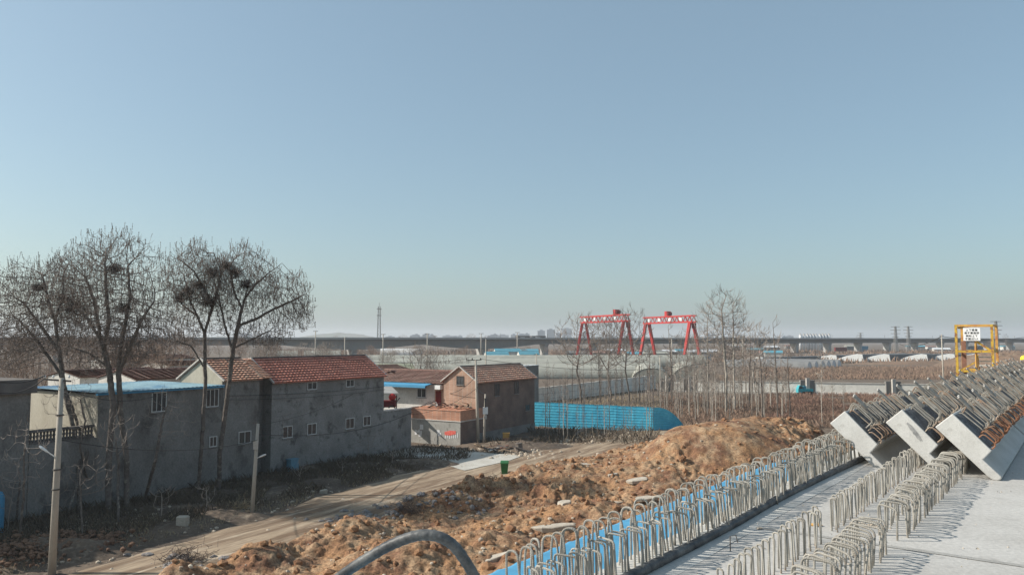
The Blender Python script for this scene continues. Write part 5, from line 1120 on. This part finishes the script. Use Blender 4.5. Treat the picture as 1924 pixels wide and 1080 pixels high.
# ------------------------------------------------------------ walls and fields in the middle distance
WL = on_z(1004, 757); WM = on_z(1231, 729.5)
r = thing('field_wall', 'long pale low wall with white coping rising to the right behind the blue fence', 'wall', WL); d = WM - WL; nn = Vector((d.y, -d.x, 0)).normalized()
for i in range(9):
    a = WL + d * (i / 9); b = WL + d * ((i + .998) / 9); hz0 = 2.1 + .4 * i / 9; MB().bar(a + Z_ * (hz0 / 2 - .1), b + Z_ * (hz0 / 2 - .1), .24, hz0 + .2).build('wall_panel', M['farwall'], r); MB().bar(a + Z_ * (hz0 + .06), b + Z_ * (hz0 + .06), .34, .10).build('coping', M['whitewall'], r)
d2 = on_z(1231, 729.5); e2 = on_z(1240, 733)
W0 = Vector((28.0, 140.6, 0)); W1 = Vector((88, 121.1, 0)); wd = (W1 - W0).normalized()
def at_wall(px):
    t = (px - 962) / F_PX; return W0 + wd * ((t * W0.y - W0.x) / (wd.x - t * wd.y))
r = thing('perimeter_wall', 'long pale rendered perimeter wall with paired piers crossing behind the plantation', 'wall', W0)
for x0, x1 in ((1254, 1288), (1300, 1501), (1527, 1661), (1686, 1830), (1850, 1990)):
    a = at_wall(x0); b = at_wall(x1); MB().bar(a + Z_ * .95, b + Z_ * .95, .24, 2.1).build('wall_panel', M['farwall'], r); MB().bar(a + Z_ * 2.08, b + Z_ * 2.08, .42, .14).build('coping', M['coping'], r); MB().bar(a - Vector((0, .2, -.15)), b - Vector((0, .2, -.15)), .3, .3).build('footing', M['coping'], r)
for x in (1251, 1294, 1513, 1673, 1840):
    a = at_wall(x)
    for s in (-.75, .75): c = a + wd * s; MB().box(c.x - .42, c.x + .42, c.y - .3, c.y + .3, -.1, 2.45).build('pier', M['plaster'], r)
    c = a; MB().box(c.x - .28, c.x + .28, c.y - .5, c.y - .1, -.1, 2.85).build('pier', M['coping'], r)
wf = thing('wire_fence', 'thin wire fence with many slim posts along the walled field behind the blue fence', 'fence', on_z(1004, 775))
fa = on_z(1000, 772); fb = on_z(1236, 742)
for i in range(26): q = fa.lerp(fb, i / 25); MB().bar(q - Z_ * .1, q + Z_ * 2.3, .07).build('fence_post', M['coping'], wf)
for z in (.7, 1.4, 2.1): MB().bar(fa + Z_ * z, fb + Z_ * z, .025).build('wire_strand', M['wire'], wf)
# teal three wheeler in front of the wall
o = on_z(1512, 741); r = thing('teal_three_wheeler', 'small turquoise three wheeled truck parked before the perimeter wall pier', 'three wheeler', o); q = o
MB().box(q.x - .55, q.x + 1.25, q.y - .6, q.y + .6, .55, 1.0).build('load_bed', M['teal'], r)
mb = MB(); mb.prism([(-1.3, .35), (-.6, .35), (-.6, 1.55), (-1.0, 1.6), (-1.28, 1.0)], -.55, .55, lambda t, p_, z: Vector((q.x + p_, q.y + t, z))); mb.build('cab', M['teal'], r)
MB().box(q.x - 1.15, q.x - .65, q.y - .56, q.y - .552, 1.05, 1.45).build('cab_window', M['glass'], r); MB().box(q.x - .3, q.x + .5, q.y - .3, q.y + .3, 1.003, 1.5).build('load', M['tealroof'], r)
for dx, dy in ((-1.0, 0), (.7, -.62), (.7, .62)): MB().tube([(q.x + dx, q.y + dy - .08, .3), (q.x + dx, q.y + dy + .08, .3)], .3, 14).build('wheel', M['rubber'], r)

# ------------------------------------------------------------ greenhouses
def tunnel(name, label, A, B, w, h, m, group='film covered greenhouses', ribs=True, end='film', lay=.5, cat='greenhouse'):
    A = Vector((A[0], A[1], 0)); B = Vector((B[0], B[1], 0)); d = (B - A).normalized(); s = Vector((-d.y, d.x, 0)); root = thing(name, label, cat, A, group)
    prof = [(-w / 2, 0)] + [(-w / 2 * math.cos(a), h * math.sin(a) ** .8) for a in np.linspace(.12, math.pi - .12, 15)] + [(w / 2, 0)]
    n = max(2, int((B - A).length / 1.6)); vs = []; fs = []; k_ = len(prof)
    for i in range(n + 1):
        c = A.lerp(B, i / n); sc_ = 1 + (.012 if i % 2 else 0)
        for p_, z in prof: vs.append(c + s * p_ * sc_ + Z_ * (z * sc_ + .05 * (float(fbm(i * .6, p_, 3)) - .4)))
    for i in range(n):
        for j in range(k_ - 1): q = i * k_ + j; fs.append((q, q + k_, q + k_ + 1, q + 1))
    MB().add(vs, fs).build('film_cover', M[m], root)
    for c in (A + d * .05, B - d * .05): MB().add([c + s * p_ * .98 + Z_ * z * .98 for p_, z in prof], [tuple(range(k_))]).build('end_wall', M[end], root)
    return root
ords = ['first', 'second', 'third', 'fourth', 'fifth', 'sixth']
for i, (Y, x0, x1, h) in enumerate(((190, 1000, 1190, 2.3), (202, 985, 1196, 2.6), (214, 760, 1205, 2.7), (226, 700, 1225, 2.9), (239, 690, 1230, 3.0), (252, 745, 1225, 3.2), (266, 650, 1290, 3.4), (281, 640, 1320, 3.7))):
    tunnel('greenhouse', f'wide grey film greenhouse behind the brick house, {["first", "second", "third", "fourth", "fifth", "sixth", "seventh", "eighth"][i]} row from the front', (at_y(x0, 637, Y).x, Y), (at_y(x1, 637, Y + 2).x, Y + 2), 10.5, h, 'film' if i % 3 else 'film_old')
tunnel('greenhouse', 'greenhouse with yellowish green cover behind the tall grey house roof', (at_y(640, 637, 190).x, 190), (at_y(775, 637, 194).x, 194), 16, 3.4, 'filmgreen')
tunnel('greenhouse', 'arched film tunnel seen end on behind the plantation, left of two', at_y(1223, 637, 168)[:2], (at_y(1223, 637, 168).x + 6, 205), 8.5, 3.2, 'film')
tunnel('greenhouse', 'arched film tunnel seen end on behind the plantation, right of two', at_y(1296, 637, 170)[:2], (at_y(1296, 637, 170).x + 8, 210), 8.0, 3.6, 'film')
for i, x in enumerate((1520, 1533, 1545, 1556, 1566, 1576)):
    Y = 246 + i * 5; a = at_y(x, 637, Y); tunnel('film_tunnel', f'narrow grey film tunnel at the field edge, number {["one", "two", "three", "four", "five", "six"][i]} from the left', (a.x, Y), (a.x - 20, Y + 24), 2.5, 2.3, 'quilt', 'narrow film tunnels in the brown field', end='silo', cat='film tunnel')
for i, (x, Y, hh) in enumerate(((1412, 300, 2.2), (1552, 350, 2.0), (1600, 335, 2.6), (1650, 335, 2.6), (1720, 335, 2.6), (1772, 340, 2.6), (1822, 345, 2.6), (1880, 360, 2.4))):
    a = at_y(x, 637, Y); root = thing('solar_greenhouse', f'solar greenhouse with white end wall, {["first", "second", "third", "fourth", "fifth", "sixth", "seventh", "eighth"][i]} from the left below the viaduct', 'greenhouse', (a.x, Y, 0), 'white ended solar greenhouses below the viaduct')
    hh *= 1.2; prof = [(-5.2, 0), (-4.4, hh * .35), (-2, hh * .68), (0, hh * .86), (2.0, hh), (3.6, hh * .93), (4.0, 0)]
    MB().prism(prof, 0, .5, lambda t, p_, z: Vector((a.x + p_, Y + t - .55 * p_, z))).build('end_wall', M['white'], root)
    pr2 = [(p_ * .97, z * .95) for p_, z in prof]; dx = .78; MB().prism(pr2, .51, 46, lambda t, p_, z: Vector((a.x + p_ * .6 + t * dx, Y + .3 + t * .62 - .55 * p_ * .6, z))).build('quilt_cover', M['quilt'], root)
for i, (x0, x1, Y, h) in enumerate(((503, 560, 350, 4.2), (572, 640, 350, 4.2), (715, 792, 400, 4.6))):
    tunnel('greenhouse', ['pale arched greenhouse left of the light poles under the viaduct', 'pale arched greenhouse behind the light poles under the viaduct', 'long pale bluish roofed shed under the thick viaduct span'][i], at_y(x0, 637, Y)[:2], at_y(x1, 637, Y + 4)[:2], 14, h, 'film' if i < 2 else 'silo')
for i, (x, y, Y, w, m) in enumerate(((955, 657, 330, 11, 'tealroof'), (935, 663, 300, 9, 'tealroof'), (995, 662, 305, 8, 'tealroof'))):
    e = at_y(x, y, Y); fr = frame((e.x, e.y), R(80)); hse, _ = gable_house('farm_shed', f'{["larger", "lower left", "lower right"][i]} farm shed with teal roof under the viaduct', fr, -w / 2, w / 2, 0, 6, max(2.2, e.z - .8), max(2.2, e.z - .8) + 1.3, 'whitewall', m, 3, step=2.0, trim=False, group='teal roofed farm sheds under the viaduct')
for i, (x, y, Y, w, h, m, lb) in enumerate(((1140, 667, 318, 7, 2.6, 'orange', 'orange steel container behind the greenhouses under the left crane'), (1322, 668, 330, 6, 2.6, 'blue', 'blue container by the right leg of the right crane'), (1620, 652, 600, 9, 4, 'blue', 'blue shed roof seen between viaduct piers'), (1580, 656, 600, 9, 3, 'darkred', 'dull red shed seen between viaduct piers'), (1115, 664, 330, 6, 2.6, 'teal', 'teal container behind the left crane leg'))):
    a = at_y(x, 637, Y); root = thing('container', lb, 'container', (a.x, Y, 0)); MB().box(a.x - w / 2, a.x + w / 2, Y, Y + 2.5, 0, h).build('body', M[m], root)
    for k in range(int(w / .6)): MB().box(a.x - w / 2 + .1 + k * .6, a.x - w / 2 + .3 + k * .6, Y - .06, Y - .003, .1, h - .1).build('rib', M[m], root)
    MB().box(a.x - w / 2 - .05, a.x + w / 2 + .05, Y - .08, Y + 2.55, h + .003, h + .12).build('roof_rim', M[m], root)
heap('earth_heap', 'reddish earth mound at the right behind the stair tower', 1905, 690, 22, 30, 5.0, 'field', 21)
heap('earth_heap', 'low brown earth ridge before the white ended greenhouses', 1740, 684, 30, 10, 1.2, 'field', 22)
heap('earth_heap', 'low brown ridge of earth behind the perimeter wall', 1330, 715, 14, 8, 1.5, 'field', 23)

# ------------------------------------------------------------ railway viaduct
def VP(t, s, z): return Vector((42.9 + .87 * t - .5 * s, 450 + .5 * t + .87 * s, z))
vi = thing('railway_viaduct', 'long grey concrete railway viaduct crossing the whole view with a thick arched span at left', 'viaduct', VP(-68, 0, 0))
def depth(t):
    dp = 2.9
    for c in (-68, -140): dp = max(dp, 5.4 - 2.5 * min(1, abs(t - c) / 34) ** 1.5 * 1.0 if abs(t - c) < 34 else 0)
    return dp
ts = list(range(-330, -180, 10)) + list(range(-180, -20, 4)) + list(range(-20, 1300, 20)); vs = []; fs = []
for t in ts:
    zt = 9.6 + (0 if t < 200 else -(t - 200) * .0006); dp = depth(t)
    for s, z in ((-6, zt), (-6, zt - .35), (-3.2, zt - .8), (-2.8, zt - dp), (2.8, zt - dp), (3.2, zt - .8), (6, zt - .35), (6, zt)): vs.append(VP(t, s, z))
for i in range(len(ts) - 1):
    for j in range(8): a = i * 8 + j; b = i * 8 + (j + 1) % 8; fs.append((a, b, b + 8, a + 8))
MB().add(vs, fs).build('deck_girder', M['viaduct'], vi)
for s in (-6.02, 5.8): MB().bar(VP(-330, s, 9.95), VP(200, s, 9.95), .2, .8).build('parapet', M['pier'], vi)
MB().bar(VP(200, -6.02, 9.95), VP(1290, -6.02, 9.3), .2, .8).build('parapet', M['pier'], vi)
pt = [-300, -265, -230, -180, -140, -68] + [-28.5 + 34.4 * k for k in range(36)]
for t in pt:
    big = t in (-140, -68); zt = 9.6 - depth(t) + .05; w = 5.5 if big else 3.4
    mb = MB(); mb.add([VP(t - 1.1, -w, zt), VP(t + 1.1, -w, zt), VP(t + 1.1, w, zt), VP(t - 1.1, w, zt), VP(t - 1.1, -w * .75, zt - 1.6), VP(t + 1.1, -w * .75, zt - 1.6), VP(t + 1.1, w * .75, zt - 1.6), VP(t - 1.1, w * .75, zt - 1.6), VP(t - 1.1, -w * .75, -1), VP(t + 1.1, -w * .75, -1), VP(t + 1.1, w * .75, -1), VP(t - 1.1, w * .75, -1)],
           [(0, 1, 2, 3), (0, 4, 5, 1), (1, 5, 6, 2), (2, 6, 7, 3), (3, 7, 4, 0), (4, 8, 9, 5), (5, 9, 10, 6), (6, 10, 11, 7), (7, 11, 8, 4)]); mb.build('pier', M['pier'], vi)
for k in range(40):
    t = -60 + k * 30
    if 1: MB().bar(VP(t, -6.02, 9.6 - max(0, t - 200) * .0006), VP(t, -6.02, 12.6 - max(0, t - 200) * .0006), .14).build('mast', M['viaduct'], vi)
for i, (x0, x1) in enumerate(((966, 991), (994, 1020))):
    c = None
    def tv(px): k = (px - 962) / F_PX; return (k * 450 - 42.9) / (.87 - .5 * k)
    a = tv(x0); b = tv(x1); root = thing('flat_wagon', f'dark low rail wagon on the viaduct, {["left", "right"][i]} one of two', 'rail wagon', VP(a, -2, 9.62), 'rail wagons on the viaduct'); MB().bar(VP(a, -2, 11.0), VP(b, -2, 11.0), 2.4, .7).build('wagon_deck', M['iron'], root)
    for t in (a + .5, a + 2, b - 2, b - .5): MB().tube([VP(t, -3.1, 10.15), VP(t, -.9, 10.15)], .45, 12).build('wheelset', M['rubber'], root)

# ------------------------------------------------------------ gantry cranes
def gantry(label, A, B, zt, spread, trolley, group='red gantry cranes'):
    A = Vector(A); B = Vector(B); d = (B - A).normalized(); s = Vector((-d.y, d.x, 0)); s = -s if s.x < 0 else s; root = thing('gantry_crane', label, 'gantry crane', A, group); hb = 2.6; ov = 1.8
    a = A - d * ov; b = B + d * ov; L_ = (b - a).length
    for o in (-1.0, 1.0):
        mb = MB(); mb.bar(a + s * o + Z_ * zt, b + s * o + Z_ * zt, .55); mb.bar(a + s * o + Z_ * (zt - hb), b + s * o + Z_ * (zt - hb), .62); n = 12
        for i in range(n):
            p = a.lerp(b, i / n) + s * o; q = a.lerp(b, (i + 1) / n) + s * o; m_ = (p + q) / 2; mb.bar(p + Z_ * (zt - hb), m_ + Z_ * zt, .2); mb.bar(m_ + Z_ * zt, q + Z_ * (zt - hb), .2)
        mb.build('main_girder', M['red'], root)
    for i in range(4): p = a.lerp(b, .13 + i * .22) - s * 1.28; c = p + Z_ * (zt - hb * .5); MB().bar(c - d * .8, c + d * .8, .06, 1.3).build('sign_panel', M['white'], root)
    for P_ in (A, B):
        for q in (-1, 1):
            mb = MB(); t_ = P_ + s * q * .9 + Z_ * (zt - hb - .2); f_ = P_ + s * q * spread / 2 + Z_ * .5
            for w in (-.55, .55): mb.bar(t_ + d * w, f_ + d * w * .6, .72)
            for k in range(8): u0 = k / 8; u1 = (k + 1) / 8; mb.bar(t_.lerp(f_, u0) + d * .5 * (1 - .4 * u0) * (1 if k % 2 else -1), t_.lerp(f_, u1) + d * .5 * (1 - .4 * u1) * (-1 if k % 2 else 1), .2)
            mb.build('leg', M['red'], root); MB().box(f_.x - .6, f_.x + .6, f_.y - .6, f_.y + .6, 0, .49).build('bogie', M['darkred'], root)
        MB().bar(P_ + s * spread * .5 + Z_ * .9, P_ - s * spread * .5 + Z_ * .9, .35).build('tie_beam', M['red'], root)
    c = a.lerp(b, trolley) + Z_ * (zt + .2); tr = MB().bar(c - d * 1.9, c + d * 1.9, 2.8, .35).build('trolley', M['red'], root)
    MB().tube([c - d * .2 - s * 1 + Z_ * 1.1, c - d * .2 + s * 1 + Z_ * 1.1], .85, 14).build('drum', M['darkred'], root); MB().bar(c + d * .8 + Z_ * .2, c + d * 1.8 + Z_ * .2, 1.9, 0).build if 0 else None
    MB().box8([c + d * x + s * y + Z_ * z for z in (.18, 2.2) for x, y in ((-2.1, -1.1), (-.5, -1.1), (-.5, 1.1), (-2.1, 1.1))]).build('winch_house', M['red'], root)
    MB().bar(B + s * 1.2 + Z_ * (zt - hb - 2.6), B + s * 1.2 + Z_ * (zt - hb - .5), 1.6).build('cab', M['darkred'], root)
    return root
gantry('left red gantry crane with lattice girder, winch house near its right end', (33.0, 352, 0), (47.0, 318, 0), 19.6, 8.2, .80)
gantry('right red gantry crane with lattice girder, winch house at mid span', (62.0, 352, 0), (75.2, 322, 0), 19.3, 8.6, .52)

# ------------------------------------------------------------ masts, poles, silos, far town
def lattice(name, label, x, yt, Y, w0, w1, cat, arms=(), group=None, m='steel', plat=True, n=14):
    b = at_y(x, 637, Y); H_ = at_y(x, yt, Y).z; root = thing(name, label, cat, (b.x, Y, 0), group); mb = MB()
    def W(z): return w0 + (w1 - w0) * z / H_
    for sx, sy in ((-1, -1), (1, -1), (1, 1), (-1, 1)): mb.bar((b.x + sx * w0 / 2, Y + sy * w0 / 2, -.5), (b.x + sx * w1 / 2, Y + sy * w1 / 2, H_), .26)
    for i in range(n):
        z0 = H_ * i / n; z1 = H_ * (i + 1) / n; a = W(z0) / 2; c = W(z1) / 2; mb.bar((b.x - a, Y - a, z0), (b.x + c, Y - c, z1), .16); mb.bar((b.x + a, Y - a, z0), (b.x - c, Y - c, z1), .16); mb.bar((b.x - c, Y - c, z1), (b.x + c, Y - c, z1), .14)
    mb.build('lattice_mast', M[m], root)
    if plat:
        for z in (H_ * .80, H_ * .94): MB().box(b.x - w1 * 1.1, b.x + w1 * 1.1, Y - w1, Y + w1, z, z + .5).build('platform', M[m], root)
        MB().bar((b.x, Y, H_), (b.x, Y, H_ + 3), .2).build('antenna', M[m], root)
    for z, l in arms: MB().bar((b.x - l, Y, H_ - z), (b.x + l, Y, H_ - z), .3).build('crossarm', M[m], root)
    return root
lattice('telecom_mast', 'tall slim lattice telecom mast with platforms on the horizon', 712, 576, 560, 2.6, 1.4, 'telecom mast')
for x, yt, Y, lb in ((1683, 613, 520, 'lattice power pylon left of the near identical one, above the viaduct'), (1707, 613, 540, 'lattice power pylon right of the near identical one, above the viaduct'), (1872, 603, 420, 'lattice power pylon just right of the yellow stair tower'), (1617, 625, 800, 'small distant power pylon between the silos and the pair of pylons')):
    lattice('power_pylon', lb, x, yt, Y, 2.2, .8, 'power pylon', ((.3, 3.0), (2.6, 3.6), (4.9, 3.2), (7, 2.4)), 'power pylons above the viaduct', plat=False, n=10)
for x, yb, yt, Y, lb in ((593, 0, 621, 200, 'white light pole rising left of the arched span'), (648, 0, 633, 215, 'short white light pole above the left end of the tall tiled roof'), (720, 0, 627, 230, 'white light pole below the telecom mast'), (803, 0, 626, 190, 'pole with small crossarm in front of the viaduct, above the white house'), (913, 0, 637, 118, 'white pole just right of the crossarm pole top'),
                        (904, 0, 626, 400, 'thin mast standing on the viaduct at its thick part'), (972, 0, 624, 380, 'thin pole by the rail wagons'), (1262, 725, 637, 150, 'white pole right of the right gantry crane girder start, before the perimeter wall'), (1770, 0, 628, 90, 'white pole left of the yellow stair tower'), (1240, 0, 668, 160, 'thin grey pole among the back row saplings'), (1395, 0, 632, 260, 'thin grey pole right of the tall pale trees'), (1008, 0, 664, 140, 'thin post beside the plain grey building')):
    b = at_y(x, 637, Y); b = Vector((b.x, Y, 0)); tp = at_y(x - (1 if x > 1700 else 0), yt, Y); w_ = Y / F_PX * 1.6; root = pole('light_pole', lb, b, tp, max(.09, w_ * .8), max(.06, w_ * .55), 'thin poles in the distance')
    MB().bar(tp + Vector((-.7 * w_ * 4, 0, -.15)), tp + Vector((.7 * w_ * 4, 0, -.15)), w_ * .5).build('crossarm', M['iron'], root)
tq = at_y(1769, 632, 90); cable(tq, at_y(1690, 646, 170), .8, .03, 'cable from the white pole sloping down to the left', 'distant cables'); cable(tq, at_y(1990, 620, 110), .8, .02, 'cable from the white pole to the right edge', 'distant cables')
for i, x in enumerate((1504, 1510.5, 1517, 1522.5, 1528, 1533.5, 1540.5, 1546, 1551.5, 1557.5)):
    b = at_y(x, 637, 660); H_ = at_y(x, 627, 660).z; rr_ = 1.15 if i < 6 else 1.3; root = thing('silo', f'white metal silo beyond the viaduct, {["first", "second", "third", "fourth", "fifth", "sixth", "seventh", "eighth", "ninth", "tenth"][i]} from the left', 'silo', (b.x, 660, 0), 'row of white silos'); MB().lathe([(rr_, 0), (rr_, H_ - 1)], 14, (b.x, 660, 0)).build('tank', M['silo'], root, smooth=True); MB().lathe([(rr_ * 1.03, H_ - .995), (rr_ * .3, H_), (rr_ * .2, H_ + .5)], 14, (b.x, 660, 0)).build('conical_top', M['steel'], root)
towers = [(1017, 14, 621), (1035, 15, 619), (1065, 18, 617), (1049, 8, 626), (990, 10, 627), (1100, 12, 624), (930, 9, 628)]
k = 0
for x, w, yt in towers + [(random.uniform(720, 1000), random.uniform(6, 22), random.uniform(628, 634)) for _ in range(20)] + [(random.uniform(1000, 1500), random.uniform(6, 16), random.uniform(628, 634)) for _ in range(12)] + [(random.uniform(30, 520), random.uniform(8, 20), random.uniform(626, 634)) for _ in range(12)]:
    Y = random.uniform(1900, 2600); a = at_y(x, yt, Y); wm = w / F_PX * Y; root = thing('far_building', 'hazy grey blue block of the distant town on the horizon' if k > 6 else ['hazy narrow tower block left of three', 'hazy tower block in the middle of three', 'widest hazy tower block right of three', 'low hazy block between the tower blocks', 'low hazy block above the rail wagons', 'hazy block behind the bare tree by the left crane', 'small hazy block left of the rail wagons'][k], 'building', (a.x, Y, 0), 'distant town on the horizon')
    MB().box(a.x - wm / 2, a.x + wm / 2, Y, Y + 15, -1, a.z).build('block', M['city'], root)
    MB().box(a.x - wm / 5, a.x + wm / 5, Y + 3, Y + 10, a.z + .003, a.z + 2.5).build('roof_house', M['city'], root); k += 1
print('objects', len(bpy.data.objects))
# clutter on the flat land between the greenhouses and the viaduct
lbs = ['small pale shed among the clutter under the viaduct', 'small grey building among the clutter under the viaduct', 'low dark roofed shed on the flat land before the viaduct']
rs5 = random.Random(55)
for i in range(34):
    Y = rs5.uniform(345, 470) if i < 22 else rs5.uniform(560, 800); x = rs5.uniform(930, 1480) if i < 22 else rs5.uniform(1380, 1900); a = at_y(x, 637, Y); w = rs5.uniform(6, 18); h = rs5.uniform(2.0, 3.6); m = ['whitewall', 'plaster', 'quilt'][i % 3]
    root = thing('low_shed', lbs[i % 3], 'shed', (a.x, Y, 0), 'sheds scattered on the land by the viaduct'); fr = frame((a.x, Y), R(rs5.uniform(70, 110)))
    MB().box(-w / 2, w / 2, 0, 5, 0, h, fr).build('wall', M[m], root)
    mb = MB(); mb.prism([(-.3, h + .003), (5.3, h + .003), (2.5, h + 1.1)], -w / 2 - .3, w / 2 + .3, fr); mb.build('roof', M[['tealroof', 'quilt', 'tile3', 'film', 'silo'][i % 5]], root)
for i in range(60):
    Y = rs5.uniform(340, 450); x = rs5.uniform(930, 1500); b = Vector((at_y(x, 637, Y).x, Y, 0)); put_tree('spread', i, b, rs5.uniform(3, 7), 'low scrubby bare tree among the sheds before the viaduct', 'scrubby trees before the viaduct', ('bark', 'brush'), 1.3)
def bpos2(x0, x1, Y0, Y1):
    def f():
        Y = random.uniform(Y0, Y1); a = at_y(random.uniform(x0, x1), 637, Y)
        return (a.x, Y, 0) if float(vnoise(a.x * .04, Y * .03, 8)) > .35 else None
    return f
blades('far_scrub', 'low brown scrub on the flat land before and under the viaduct', 20000, bpos2(480, 1930, 300, 620), .4, 2.4, .6, 'brush', .3)
